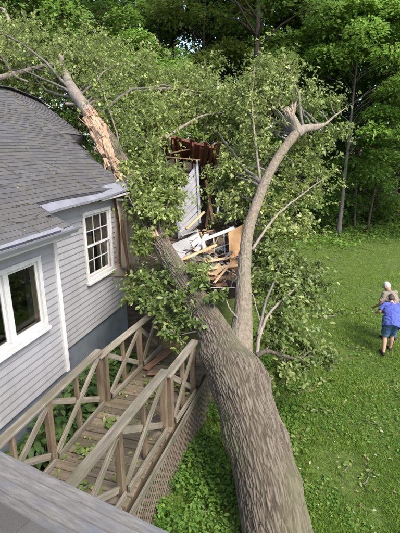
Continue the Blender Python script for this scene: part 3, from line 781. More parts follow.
tw_ = mk('torn_wood', V, Fq, M['torn'], tree, True); tw_.modifiers.new('t', 'SOLIDIFY').thickness = .09
for q_ in range(9):
    cc_ = c0[int(8 + q_ * 9)] + side * random.uniform(-.05, .22); splinters('splinter', cc_ + tocam * .12, (dirL if q_ % 2 else -dirL) + side * random.uniform(-.1, .25) + tocam * .1, .06, 9, .1, .4, tree, 30 + q_)
tag(tw_, 'long split strip of pale raw wood on the broken limb')
splinters('torn_wood', at(93, 118, 10.0), at(86, 104, 10.2) - at(95, 122, 9.95), .17, 60, .12, .42, tree, 9)
splinters('torn_wood', at(153, 237, 8.1), at(150, 225, 8.2) - at(158, 245, 8.0), .13, 30, .08, .3, tree, 12)

# branches to leaf clumps
PB = [[at(257, 360, 6.35), at(259, 335, 6.5), at(268, 312, 6.8), at(285, 296, 7.1), at(300, 284, 7.5)], [at(256, 356, 6.3), at(268, 352, 6.4), at(285, 355, 6.5), at(300, 358, 6.7), at(312, 355, 6.9)], [at(252, 250, 7.6), at(275, 215, 8.2), at(300, 195, 8.8), at(325, 178, 9.2)], [at(258, 335, 6.5), at(266, 300, 7.0), at(276, 270, 7.8), at(290, 250, 8.4)]]
PBs = [spline(p, 40) for p in PB]
limbs_ = [LPp[::2], RPp[190:][::2], U2, FK] + PBs
TW_ = Acc(); PT = Acc(); CL = []
def branch(a, b, r0, r1, sag=.12, A=None, n=9, seg=7):
    a = np.asarray(a); b = np.asarray(b); L = np.linalg.norm(b - a); t = np.linspace(0, 1, n)[:, None]
    off = np.cumsum(rng.normal(size=(n, 3)) * .05 * L / 3, 0) * np.sin(t * np.pi)
    P = a + (b - a) * t + off + np.array([0, 0, 1]) * sag * L * (t * (1 - t)) * 1.5
    (A or TW_).tube(P, r0 + (r1 - r0) * t[:, 0], seg); return P
def clump(x, y, dep, r, nspr, leaf=.15, mat='leaf', attach=True, flat=.75, k=7):
    nspr = int(nspr * (2.75 if mat == 'leaf' else 2.1)); c = at(x, y, dep) if y is not None else np.asarray(x)
    if attach:
        best = None
        for Lp in limbs_:
            dd = np.linalg.norm(Lp - c, axis=1); k_ = int(np.argmin(dd))
            if best is None or dd[k_] < best[0]: best = (dd[k_], Lp, k_)
        dm, Lp, k_ = best; step = np.linalg.norm(Lp[1] - Lp[0]) + 1e-6
        a = Lp[max(0, k_ - int((.35 + .6 * rng.random()) * dm / step))]
        branch(a, c, .014 + .010 * dm, .009, sag=rng.normal() * .15)
    nspr = int(nspr); nt_ = max(4, nspr // 12); dirs = rdir(nt_); dirs[:, 2] = dirs[:, 2] * .8 + .15; dirs = nrm(dirs)
    C = []; Adir = []
    for q in range(nt_):
        e = c + dirs[q] * r * np.array([1, 1, flat]) * (.55 + .5 * rng.random())
        P = branch(c, e, .012, .004, n=5, seg=4)
        m = nspr // nt_
        f = .25 + .8 * rng.random(m) ** .7
        base = c + (e - c) * f[:, None]; o_ = rdir(m) * r * .30 * np.array([1, 1, .8])
        C.append(base + o_); Adir.append(nrm(dirs[q] * .6 + o_ / r * 1.5 + rdir(m) * .3 + np.array([0, 0, .25])))
    C = np.vstack(C); Adir = np.vstack(Adir)
    far = rng.random(len(C)) < .24; ex = nrm(C - c) * (r * (.3 + .7 * rng.random((len(C), 1)))) * np.array([1, 1, .9]); C = np.where(far[:, None], C + ex, C)
    CL.append((mat + ('_far' if dep > 10.9 else ''), sprigs(C, Adir, k, leaf)))
# crown over and behind the roof
for (x, y, dp, r, n) in [
    (-25, 40, 13.5, 1.3, 120), (8, 40, 13.2, 1.1, 120), (12, 62, 12.6, .8, 70), (38, 58, 12.6, 1.05, 130), (68, 50, 13, 1.0, 110), (62, 80, 12.2, .9, 100), (95, 62, 12.6, 1.05, 130), (45, 84, 12.6, .7, 70),
    (92, 90, 11.8, .9, 120), (125, 80, 12.2, 1.1, 140), (120, 104, 11.2, .8, 110), (150, 86, 12.6, 1.0, 120), (150, 112, 11.4, .9, 120), (180, 88, 12.8, 1.0, 120), (178, 108, 12, .9, 110),
    (205, 98, 12.4, 1.0, 120), (215, 122, 11.8, .9, 100), (232, 108, 12.2, .9, 110), (205, 112, 12.0, .7, 70), (240, 130, 11.6, .85, 100), (140, 128, 10.6, .8, 110), (150, 130, 10.8, .5, 40),
    (142, 150, 10, .7, 110), (146, 162, 9.7, .5, 70), (148, 180, 9.2, .6, 100), (158, 195, 9.0, .55, 70), (153, 205, 8.9, .5, 80), (156, 226, 8.5, .42, 70), (165, 178, 9.3, .5, 60), (144, 196, 8.8, .30, 40), (152, 208, 8.2, .30, 45), (160, 214, 8.1, .24, 30), (141, 234, 8.0, .2, 26), (141, 250, 8.0, .2, 22), (108, 118, 10.4, .5, 50), (126, 168, 9.4, .28, 30), (172, 215, 8.6, .3, 30), (184, 178, 9.1, .26, 26), (168, 196, 8.8, .3, 34), (228, 168, 9.5, .35, 34),
    (235, 160, 10.6, .75, 90), (230, 185, 10, .6, 70), (242, 195, 9.4, .6, 70), (222, 170, 10.4, .5, 50), (232, 210, 9.2, .45, 50), (160, 120, 11.2, .8, 80), (20, 30, 14.2, 1.1, 100), (110, 48, 13.6, .9, 90), (140, 66, 13.2, .8, 80), (80, 70, 12.6, .9, 90), (190, 78, 13.2, .9, 80), (-5, 70, 12.8, .8, 80)]:
    clump(x, y, dp, r, n, .088)
# crown round the upright limb
for (x, y, dp, r, n) in [
    (258, 82, 10.8, .8, 90), (272, 66, 11, .6, 70), (282, 78, 10.8, .6, 70), (262, 105, 10.4, .7, 80), (245, 95, 11, .7, 80), (278, 98, 10.2, .55, 50), (300, 92, 10.6, .6, 60), (318, 106, 10.4, .55, 50), (325, 132, 10.3, .6, 60), (310, 148, 10.0, .6, 70),
    (262, 128, 10, .6, 70), (250, 145, 9.9, .6, 60), (268, 150, 9.6, .45, 40), (300, 165, 9.6, .6, 70), (290, 185, 9.3, .6, 70), (305, 195, 9.5, .5, 50), (280, 208, 9.0, .6, 70), (300, 222, 9.2, .5, 50), (315, 175, 10, .45, 40), (270, 228, 8.7, .5, 60), (288, 232, 9.0, .5, 50), (240, 175, 9.6, .4, 40), (330, 100, 10.5, .35, 25), (286, 60, 11.2, .4, 30)]:
    clump(x, y, dp, r * 1.08, n * .72, .085)
# darker, nearer foliage low on the trunk
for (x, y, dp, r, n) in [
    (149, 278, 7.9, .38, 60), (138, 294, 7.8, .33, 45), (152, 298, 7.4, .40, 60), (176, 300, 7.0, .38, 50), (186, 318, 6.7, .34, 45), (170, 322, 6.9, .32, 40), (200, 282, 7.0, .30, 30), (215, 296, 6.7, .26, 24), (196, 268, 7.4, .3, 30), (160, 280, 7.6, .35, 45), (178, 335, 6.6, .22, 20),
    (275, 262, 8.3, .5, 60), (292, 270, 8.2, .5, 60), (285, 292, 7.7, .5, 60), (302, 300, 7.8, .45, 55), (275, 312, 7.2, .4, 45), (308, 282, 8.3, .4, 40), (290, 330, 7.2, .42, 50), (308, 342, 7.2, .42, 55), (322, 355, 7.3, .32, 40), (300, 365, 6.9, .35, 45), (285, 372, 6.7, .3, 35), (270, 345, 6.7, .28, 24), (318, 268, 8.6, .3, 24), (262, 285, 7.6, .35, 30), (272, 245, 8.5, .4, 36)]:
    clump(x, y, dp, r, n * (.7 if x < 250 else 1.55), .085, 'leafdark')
# named pale branches seen bare in front of the leaves
def pale(pts, r0, r1, mt_='barkpale'):
    P = spline(pts, 40); P[1:-1] += np.cumsum(rng.normal(size=(38, 3)) * .006, 0) * np.sin(np.linspace(0, 3.14, 38))[:, None]; V, Fq = tube_arr(P, np.linspace(r0, r1, 40), 9); mk('bare_branch', V, Fq, M[mt_], tree, True)
pale(PB[0], .036, .012); pale(PB[3], .026, .010, 'barkgrey')
pale([at(256, 356, 6.3), at(268, 352, 6.4), at(285, 355, 6.5), at(300, 358, 6.7), at(312, 355, 6.9)], .045, .012, 'barkdark')
pale([at(252, 340, 6.3), at(240, 318, 6.5), at(226, 300, 6.7)], .022, .01)
pale([at(262, 330, 6.6), at(256, 300, 6.9), at(250, 290, 7.0)], .014, .006)
pale([at(252, 250, 7.6), at(275, 215, 8.2), at(300, 195, 8.8), at(325, 178, 9.2)], .03, .01)
pale([at(0, 78, 12.2), at(22, 72, 12.2), at(48, 66, 12.2), at(64, 62, 12.3)], .10, .06)
pale([at(-4, 48, 12.6), at(12, 70, 12.2), at(28, 82, 12.0)], .06, .03)
pale([at(10, 22, 13.8), at(4, 10, 14.2), at(-5, 8, 14.4)], .07, .03)
pale([at(66, 104, 11.0), at(80, 103, 10.9), at(92, 98, 10.9)], .05, .03)
pale([at(128, 180, 9.3), at(118, 140, 9.9), at(108, 100, 10.6), at(96, 72, 11.4)], .025, .012)
pale([at(150, 240, 8.2), at(140, 215, 8.4), at(128, 195, 8.6), at(122, 186, 8.7)], .016, .008)
pale([at(262, 195, 8.6), at(254, 120, 9.8), at(255, 80, 10.6), at(254, 64, 11)], .03, .010)
pale([at(270, 172, 8.8), at(255, 168, 9.2), at(240, 172, 9.6), at(228, 178, 9.8)], .03, .01)
pale([at(120, 165, 9.8), at(150, 150, 10.2), at(200, 118, 11), at(240, 112, 11.8)], .06, .02)
pale([at(85, 105, 10.9), at(120, 95, 11.4), at(170, 90, 12), at(220, 95, 12.4)], .06, .02)
pale([at(66, 80, 11.8), at(60, 60, 12.4), at(70, 45, 12.8)], .06, .02)
TW_.mk('twigs', M['barkgrey'], tree, True, kind='stuff')
for mn in ('leaf', 'leafdark', 'leaf_far'):
    Z = [c for m_, c in CL if m_ == mn]; arr = [np.concatenate([z[k] for z in Z]) for k in range(4)]
    # leaf highlights and dark gaps painted in as lighter and darker leaves
    leaves('foliage', *arr, M[mn.replace('_far', '')], tree, '4' if 'far' in mn else '7', np.clip(.46 + rng.normal(0, .2, len(arr[0])) + .55 * fbm(arr[0] * 1.3, 3, 17) + .35 * (rng.random(len(arr[0])) > .88), 0, 1))

# ------------------------------------------------------------------ wrecked rear wing and loose debris
wing = thing('wrecked_wing', 'smashed rear wing of the house with its dark interior torn open', 'building', np.array([*(at(212, 235, 10.6)[:2]), .3]))
def slab(name, corners, th, mat, parent, dirv=None):
    c = [np.asarray(p, float) for p in corners]; nn = nrm(np.cross(c[1] - c[0], c[3] - c[0])) if dirv is None else nrm(dirv)
    return mk(name, c + [p - nn * th for p in c], bx6, mat, parent)
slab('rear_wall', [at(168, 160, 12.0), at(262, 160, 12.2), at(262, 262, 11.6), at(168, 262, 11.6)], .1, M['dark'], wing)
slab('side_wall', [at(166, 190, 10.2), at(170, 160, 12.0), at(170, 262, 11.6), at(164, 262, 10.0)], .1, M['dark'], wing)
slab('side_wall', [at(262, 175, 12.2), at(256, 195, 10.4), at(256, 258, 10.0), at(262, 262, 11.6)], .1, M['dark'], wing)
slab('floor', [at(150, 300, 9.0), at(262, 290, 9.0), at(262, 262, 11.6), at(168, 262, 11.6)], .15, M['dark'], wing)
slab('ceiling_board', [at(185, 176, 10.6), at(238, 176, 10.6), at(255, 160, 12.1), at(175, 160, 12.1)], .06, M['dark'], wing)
# torn-up roof section: shingled top, red-brown boards under
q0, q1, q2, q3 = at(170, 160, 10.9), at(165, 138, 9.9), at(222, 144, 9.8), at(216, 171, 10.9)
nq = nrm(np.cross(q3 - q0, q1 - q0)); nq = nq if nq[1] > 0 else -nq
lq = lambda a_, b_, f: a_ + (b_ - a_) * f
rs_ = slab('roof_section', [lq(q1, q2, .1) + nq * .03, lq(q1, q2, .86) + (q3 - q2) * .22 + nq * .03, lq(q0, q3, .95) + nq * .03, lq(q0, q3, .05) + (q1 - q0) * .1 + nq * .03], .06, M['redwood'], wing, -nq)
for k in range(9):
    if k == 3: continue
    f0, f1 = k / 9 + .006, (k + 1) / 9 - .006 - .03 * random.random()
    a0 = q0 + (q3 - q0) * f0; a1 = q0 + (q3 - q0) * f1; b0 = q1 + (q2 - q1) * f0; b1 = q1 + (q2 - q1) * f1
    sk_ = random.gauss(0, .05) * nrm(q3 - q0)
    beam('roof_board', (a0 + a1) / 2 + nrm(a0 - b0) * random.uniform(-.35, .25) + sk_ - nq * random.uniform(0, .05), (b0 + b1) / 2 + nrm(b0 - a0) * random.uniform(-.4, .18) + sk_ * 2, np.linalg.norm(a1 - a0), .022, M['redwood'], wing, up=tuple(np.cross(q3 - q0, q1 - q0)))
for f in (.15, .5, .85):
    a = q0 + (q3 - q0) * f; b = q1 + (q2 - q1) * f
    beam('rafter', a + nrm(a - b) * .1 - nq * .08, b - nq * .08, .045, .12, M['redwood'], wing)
beam('roof_board', at(166, 157, 9.7), at(200, 160, 9.7), .12, .03, M['oldlumber'], wing)
beam('roof_board', at(170, 153, 10.2), at(196, 148, 10.2), .05, .03, M['lumber'], wing)
# leaning siding wall fragment: ten narrow boards
A0, A1, B0, B1 = at(174, 196, 9.7), at(197, 164, 9.9), at(180, 240, 9.4), at(200, 224, 9.6)
frag = thing('wall_fragment', 'leaning piece of lavender grey siding wall below the torn roof', 'wall piece', (B0 + B1) / 2 - np.array([0, 0, .3]))
slab('sheathing', [A0, A1, B1, B0], .03, M['sheath'], frag, nrm(np.cross(B0 - A0, A1 - A0)))
nf = nrm(np.cross(A1 - A0, B0 - A0)); 
if nf[1] > 0: nf = -nf
for k in range(9):
    f = (k + .5) / 9
    a = A0 + (B0 - A0) * f; b = A1 + (B1 - A1) * f
    beam('siding_board', a + nf * .03, b + nf * .03, .118, .014, M['siding'], frag, up=tuple(nf + np.array([0, 0, .12])), bev=.004)
beam('corner_post', A0 + nf * .05 + np.array([0, 0, .05]), B0 + nf * .05, .07, .07, M['flash'], frag, up=tuple(nf))
beam('corner_post', A1 + nf * .05 + np.array([0, 0, .06]), B1 + nf * .05, .06, .06, M['siding'], frag, up=tuple(nf))
def plank(name, label, a, b, wd_, th, mat, cat='plank', up=(0, .3, 1), group=None):
    o = inst(name, box_me(np.linalg.norm(np.asarray(b) - np.asarray(a)), wd_, th, mat, .005), None, frame(a, b, up)); return tag(o, label, cat, group)
plank('plank', 'light new timber sticking up slantwise in front of the leaning siding piece', at(186, 229, 9.1), at(204, 212, 9.3), .10, .05, M['lumber'])
plank('plank', 'long pale timber lying across the white frame beside the left limb', at(176, 262, 8.1), at(216, 245, 8.6), .11, .045, M['lumber'])
plank('plank', 'upper of two pale timbers in front of the orange plywood', at(204, 262, 8.2), at(240, 256, 8.6), .10, .05, M['lumber'])
plank('plank', 'lower of two pale timbers in front of the orange plywood', at(196, 270, 8.0), at(241, 265, 8.3), .09, .05, M['lumber'])
plank('plank', 'pinkish short timber just below the pale timbers at the fork', at(206, 279, 7.8), at(238, 276, 8.1), .11, .05, M['oldlumber'])
plank('white_board', 'white trim board slanting down behind the long pale timber', at(192, 258, 8.5), at(207, 234, 9.2), .12, .03, M['trim'], 'board')
plank('white_board', 'wide white board lying flat under the window frame', at(186, 272, 8.3), at(226, 254, 8.9), .16, .03, M['trim'], 'board')
plank('white_board', 'bent white siding strip below the leaning siding piece', at(180, 236, 8.9), at(198, 230, 9.3), .14, .02, M['siding'], 'board')
plank('ripped_stud', 'thin pale stud standing upright in the torn dark interior', at(222, 176, 10.2), at(217, 216, 9.8), .05, .04, M['trim'], 'stud', up=(0, 1, 0))
plank('ripped_stud', 'thin grey stud leaning beside the upright pale one', at(227, 178, 10.3), at(226, 212, 9.9), .06, .04, M['rail'], 'stud', up=(0, 1, 0))
plank('ripped_stud', 'brown stud leaning left inside the torn interior', at(206, 180, 10.4), at(213, 222, 9.8), .07, .05, M['oldlumber'], 'stud', up=(0, 1, 0))
plank('ripped_stud', 'brown stud leaning right near the interior back wall', at(214, 172, 11.0), at(206, 228, 10.4), .07, .05, M['oldlumber'], 'stud', up=(0, 1, 0))
plank('broken_plank', 'red-brown split plank lying on the far end of the deck', hp(-2.72, 5.9, 1.12), hp(-2.35, 6.95, 1.22), .15, .03, M['oldlumber'])
plank('broken_plank', 'narrow split plank crosswise on the deck under the leaves', hp(-2.6, 5.75, 1.13), hp(-1.9, 5.95, 1.14), .09, .03, M['oldlumber'])
ply = slab('plywood_sheet', [at(228, 233, 8.7), at(244, 224, 8.9), at(242, 272, 8.3), at(230, 268, 8.4)], .02, M['ply'], None)
tag(ply, 'bare orange plywood sheet standing against the right limb', 'plywood')
beam2 = plank('plank', 'narrow timber edging the right side of the orange plywood', at(246, 222, 8.8), at(243, 276, 8.2), .05, .05, M['lumber'], up=(0, 1, 0))
slab_ = lambda nm, lab, cat, c, th, m: tag(slab(nm, c, th, M[m], None), lab, cat)
slab_('drywall_sheet', 'broken white wallboard corner leaning below the leaning siding piece', 'wallboard', [at(188, 238, 9.2), at(198, 230, 9.4), at(201, 241, 9.1), at(193, 248, 9.0)], .015, 'trim')
slab_('siding_panel', 'crumpled lavender siding panel lying left of the white frame', 'siding', [at(168, 246, 8.7), at(188, 238, 9.1), at(194, 254, 8.8), at(176, 264, 8.4)], .02, 'siding')
slab_('carpet', 'sagging dark olive carpet hanging in the torn interior', 'carpet', [at(208, 176, 11.2), at(222, 178, 11.0), at(226, 220, 10.4), at(210, 226, 10.4)], .03, 'weedcloth')
plank('plank', 'short dark brown timber poking out left of the fork', at(160, 262, 7.9), at(186, 276, 7.5), .09, .04, M['oldlumber'])
plank('plank', 'thin pale lath sloping down towards the fork', at(214, 283, 7.7), at(232, 262, 8.3), .05, .025, M['lumber'])
plank('plank', 'pale stud crossing steeply behind the white window frame', at(200, 232, 9.4), at(213, 262, 9.1), .06, .04, M['lumber'])
plank('plank', 'brown rafter end tilted under the torn roof boards', at(168, 168, 10.2), at(196, 178, 10.5), .08, .05, M['oldlumber'])
plank('ripped_stud', 'white window stile hanging at the right of the dark interior', at(236, 184, 10.2), at(231, 222, 9.8), .07, .04, M['trim'], 'stud', up=(0, 1, 0))
# white multi-pane window frame lying in the wreck
wf = thing('window_frame', 'broken white window frame with small panes lying tilted in the wreckage', 'window', at(220, 262, 9.0))
W0, W1, W2, W3 = at(203, 240, 8.7), at(234, 228, 8.8), at(234, 255, 8.95), at(206, 266, 8.8)
for a, b in ((W0, W1), (W1, W2), (W2, W3), (W3, W0)): beam('frame_rail', a, b, .075, .05, M['trim'], wf, up=tuple(nrm(np.cross(W1 - W0, W3 - W0))))
for f in (.33, .67):
    beam('muntin', W0 + (W1 - W0) * f, W3 + (W2 - W3) * f, .025, .02, M['trim'], wf, up=(0, -1, 1), bev=0)
beam('muntin', (W0 + W3) / 2, (W1 + W2) / 2, .025, .022, M['trim'], wf, up=(0, -1, 1), bev=0)
slab('pane', [W0, W1, W2, W3], .004, M['glass'], wf)
# rubble heap under the limbs
hV = []; rb = Acc(); rs2 = random.Random(5)
for k in range(300):
    x = rs2.uniform(164, 249); y = rs2.triangular(224, 290, 262); dp = 9.7 - (y - 228) * .030 + rs2.uniform(-.35, .35)
    c = at(x, y, dp); d_ = nrm(np.array([rs2.gauss(0, 1), rs2.gauss(0, 1), rs2.gauss(0, .35)])); L = rs2.uniform(.08, .8) if rs2.random() < .4 else rs2.uniform(.06, .3)
    mt = frame(c - d_ * L / 2, c + d_ * L / 2, (rs2.gauss(0, .5), rs2.gauss(0, .5), 1)); wd_, th = (rs2.uniform(.015, .06), rs2.uniform(.008, .03)) if L > .3 else (rs2.uniform(.03, .2), rs2.uniform(.006, .02))
    V = [tuple(mt @ Vector((sx * L / 2, sy * wd_ / 2, sz * th / 2))) for sx in (-1, 1) for sy in (-1, 1) for sz in (-1, 1)]
    rb.add(V, [(0, 1, 3, 2), (4, 6, 7, 5), (0, 4, 5, 1), (2, 3, 7, 6), (0, 2, 6, 4), (1, 5, 7, 3)])
mr = MB('rubble_mix', .85, .2); mr.color(mr.ramp(mr.attr('var'), [(0, (.05, .04, .03, 1)), (.25, (.17, .10, .06, 1)), (.45, (.13, .13, .14, 1)), (.65, (.40, .28, .16, 1)), (.82, (.34, .23, .13, 1)), (1, (.5, .5, .5, 1))]))
rub = rb.mk('rubble', mr.m, None); tag(rub, 'scattered splinters and broken boards heaped under the forked limbs', 'rubble', kind='stuff')
#PART4
# ------------------------------------------------------------------ woodland behind
def crown_leaves(cents, rads, nper, leaf, flat=.55):
    P, T, N, S = [], [], [], []
    for c, r in zip(cents, rads):
        n = int(nper * (r / .9) ** 2)
        d_ = rdir(n); d_[:, 2] = np.where(rng.random(n) < .75, np.abs(d_[:, 2]), d_[:, 2])
        rad = (.45 + .6 * rng.random((n, 1)) ** .6)
        off = d_ * rad * r * np.array([1, 1, flat]); off[:, 2] -= .18 * r * (off[:, 0] ** 2 + off[:, 1] ** 2) / r ** 2
        P.append(c + off); o_ = np.stack([d_[:, 0], d_[:, 1], d_[:, 2] * .2 - .25], -1)
        T.append(nrm(o_ + rdir(n) * .5)); N.append(nrm(np.array([0, 0, 1.]) + rdir(n) * .55)); S.append(leaf * (.6 + .8 * rng.random(n)))
    return map(np.concatenate, (P, T, N, S))
def wood_tree(label, x, y, h, cb, Rr, tone, r0=.2, ncl=46, nper=230, leaf=.2, lean=0., bark='barkdark', name='tree', group='trees of the wood behind the lawn', lowbias=False):
    z0 = float(gz(x, y)) - .1
    t = thing(name, label, 'tree', (x, y, z0), group)
    top = np.array([x + lean * h, y + rng.normal() * .3, z0 + h * .93])
    n = 16; f = np.linspace(0, 1, n)[:, None]; wob = np.cumsum(rng.normal(size=(n, 3)) * .06, 0) * np.array([1, 1, 0])
    P = np.array([x, y, z0]) + (top - np.array([x, y, z0])) * f + wob * f
    rad = r0 * (1 - .8 * f[:, 0]); rad[0] *= 1.5; rad[1] *= 1.12
    V, Fq = tube_arr(P, rad, 12); mk('trunk', V, Fq, M[bark], t, True)
    A = Acc(); cents = []; rads = []
    for k in range(ncl):
        q = rng.random() ** .85; zz = cb + (h - cb) * q
        prof = math.sqrt(max(0.05, 1 - (2 * q - .75) ** 2 / 1.7)); a = rng.random() * 6.283; rr = Rr * prof * (.25 + .8 * rng.random() ** .6)
        ax = np.array([np.interp(zz / h, np.linspace(0, .93, n), P[:, j]) for j in range(3)])
        c = np.array([ax[0] + math.cos(a) * rr, ax[1] + math.sin(a) * rr, z0 + zz])
        cents.append(c); rads.append(Rr * (.2 + .16 * rng.random()))
        s = ax - np.array([0, 0, min(zz * .3, rr * .45)]); tt = np.linspace(0, 1, 6)[:, None]
        B = s + (c - s) * tt + np.array([0, 0, 1]) * .12 * rr * np.sin(tt * 3.14) + rng.normal(size=(6, 3)) * .05 * tt
        A.tube(B, np.linspace(r0 * .28 * (1 - q * .6), .012, 6), 5)
    A.mk('boughs', M[bark], t, True)
    leaves('crown', *crown_leaves(cents, rads, nper, leaf), M[tone], t, '4')
    return t
def X(px, Y): return (px - 200) / 390 * Y * 1.045
# nearer row (label tells each one by tone and by what it stands beside)
wood_tree('tall bare-trunked tree rising dark behind the upright broken limb', X(249, 23), 23, 19, 10.5, 4.6, 'lf0', .27, 40, 200, .2)
wood_tree('bright lime-green broad tree at the top right', X(335, 23.5), 23.5, 12.6, 5.6, 3.4, 'lf2', .13, 60, 330, .19, bark='barkgrey')
wood_tree('dark broad tree at the right edge beside the dim understorey', X(408, 23), 23, 13.5, 4.2, 3.6, 'lf1', .2, 56, 240, .19)
wood_tree('mid-green tree between the tall dark trunk and the lime-green tree', X(292, 27), 27, 17, 3.5, 4.2, 'lf1', .22, 70, 240, .22)
wood_tree('fresh green tree rising behind the middle of the fallen crown', X(152, 21), 21, 9.9, 5.0, 2.7, 'lf2', .15, 46, 260, .18, bark='barkgrey')
wood_tree('deep green tree behind the roof ridge at the far left', X(18, 21), 21, 13.2, 5.2, 3.8, 'lf0', .2, 54, 240, .2)
wood_tree('mid-green tree behind the fallen crown left of centre', X(92, 22), 22, 15, 5.5, 3.7, 'lf1', .2, 60, 240, .2)
wood_tree('yellowish-green tree showing between the dark trunk and the middle tree', X(205, 26), 26, 16, 5, 3.8, 'lf3', .2, 56, 220, .2)
wood_tree('slim pale-trunked sapling under the lime-green tree', X(362, 25), 25, 10, 1.6, 2.8, 'lf1', .08, 46, 220, .18, bark='barkdark', lean=.05)
wood_tree('second slim sapling with forked pale stem in front of the understorey', X(350, 26), 26, 9.5, 1.8, 2.8, 'lf0', .08, 44, 220, .18, bark='barkgrey', lean=-.06)
wood_tree('thick reddish trunk at the right edge above the lawn corner', X(393, 28), 28, 18, 9, 4.5, 'lf0', .42, 40, 200, .24, lean=-.02)
# second row
spec2 = [(-20, 29, 17, 4, 4.2, 'lf0', 'deep green tree at the extreme left of the second row'), (55, 29, 19, 5, 4.2, 'lf1', 'tall mid-green tree above the left end of the fallen crown'), (120, 30, 19, 5, 4.4, 'lf0', 'tall dark tree left of the fresh green one'), (175, 31, 20, 6, 4.2, 'lf1', 'tall mid-green tree right of the fresh green one'), (228, 31, 20, 5, 4.2, 'lf0', 'dark tree close left of the tall bare trunk'), (268, 33, 20, 4, 4.4, 'lf0', 'dark tree close right of the tall bare trunk'), (315, 32, 19, 3, 4.6, 'lf0', 'deep green tree directly behind the lime-green one'), (360, 34, 19, 3, 4.8, 'lf0', 'deep green tree behind the two slim saplings'), (415, 33, 19, 3, 4.8, 'lf1', 'mid-green tree behind the thick reddish trunk')]
for (px, Y, h, cb, Rr, tone, lab) in spec2:
    wood_tree(lab, X(px, Y), Y, h, cb, Rr, tone, .22, 62, 170, .29)
# bare trunks standing in the shade
for (px, Y, r, lab) in [(165, 27, .16, 'slender dark trunk in the wood above the fallen crown middle'), (345, 30, .18, 'dark trunk deep in the understorey left of the reddish one'), (372, 31, .16, 'dark trunk deep in the understorey beside the reddish one'), (322, 33, .2, 'dark trunk behind the lime-green tree'), (228, 28, .14, 'thin trunk left of the tall dark trunk')]:
    wood_tree(lab, X(px, Y), Y, 20, 13, 3.0, 'lf0', r, 16, 160, .28)
# far wood: one mass nobody could count
n = 52000
a = rng.uniform(-38, 38, n); yy = rng.uniform(38, 50, n); zz = 26 * rng.random(n) ** 1.15
dens = fbm(np.stack([a * .28, yy * .28, zz * .28], -1), 3, 77)
keep = dens > -.16 + .22 * smooth(9, 22, zz); a, yy, zz = a[keep], yy[keep], zz[keep]; n = len(a)
fw = leaves('far_wood', np.stack([a, yy, zz + .5], -1), nrm(rdir(n) - np.array([0, 0, .3])), nrm(np.array([0, 0, 1.]) + rdir(n) * .7), .55 * (.6 + .8 * rng.random(n)), M['lf1'], None, '4')
tag(fw, 'dense far wood closing off the view behind the trees', 'woods')
# understorey shrubs along the lawn edge
for k, (px, Y, h, r, tone, lab) in enumerate([(285, 25.5, 2.4, 1.7, 'lf0', 'low dark shrub behind the foot of the upright limb'), (312, 26, 2.6, 1.8, 'lf0', 'dark shrub at the lawn edge left of the understorey gap'), (338, 27.5, 2.2, 1.7, 'lf0', 'low shrub in the shade below the saplings'), (365, 28.5, 2.6, 2.0, 'lf0', 'deep green shrub in front of the dim understorey'), (400, 27, 2.2, 1.6, 'lf1', 'lighter fern-like shrub at the right edge of the lawn'), (300, 29, 4.2, 2.4, 'lf0', 'tall dark shrub behind the lawn edge'), (345, 31, 4.2, 2.6, 'lf0', 'tall dark shrub deep in the understorey'), (385, 32, 4.4, 2.6, 'lf0', 'tall dark shrub below the reddish trunk'), (262, 27, 3.2, 2.0, 'lf0', 'dark shrub half hidden by the upright limb'), (425, 30, 4, 2.4, 'lf0', 'dark shrub cut by the right picture edge')]):
    x = X(px, Y); z0 = float(gz(x, Y)) - .05
    t = thing('shrub', lab, 'shrub', (x, Y, z0), 'understorey shrubs')
    cents = [np.array([x + rng.normal() * r * .45, Y + rng.normal() * r * .4, z0 + .25 + (h - .4) * rng.random() ** .8]) for q in range(22)]
    A = Acc()
    for c in cents[:12]: A.tube(np.linspace([x, Y, z0], c, 4), np.linspace(.03, .01, 4), 5)
    A.mk('stems', M['barkdark'], t, True)
    leaves('leaf_mass', *crown_leaves(cents, [r * (.3 + .15 * rng.random()) for _ in cents], 330, .16), M[tone], t, '4')
# ground cover along the edge of the wood
n = 60000
x = rng.uniform(-4, 24, n); y = rng.uniform(16, 36, n); e = edge_y(x)
dd = y - e + 1.6 * fbm(np.stack([x * .5, y * .5, 0 * x], -1), 3, 21)
k_ = (rng.random(n) < smooth(-5.5, .2, dd) ** 2); x, y = x[k_], y[k_]; n = len(x)
zz = gz(x, y) + .05 + .38 * rng.random(n) ** 1.5 * (1 + fbm(np.stack([x, y, 0 * x], -1), 2, 4))
gc = leaves('ground_cover', np.stack([x, y, zz], -1), nrm(rdir(n) * np.array([1, 1, .3])), nrm(np.array([0, 0, 1.]) + rdir(n) * .45), .19 * (.4 + .9 * rng.random(n)), M['lf1'], None, '4')
tag(gc, 'low leafy ground cover between the lawn and the wood', 'plants')

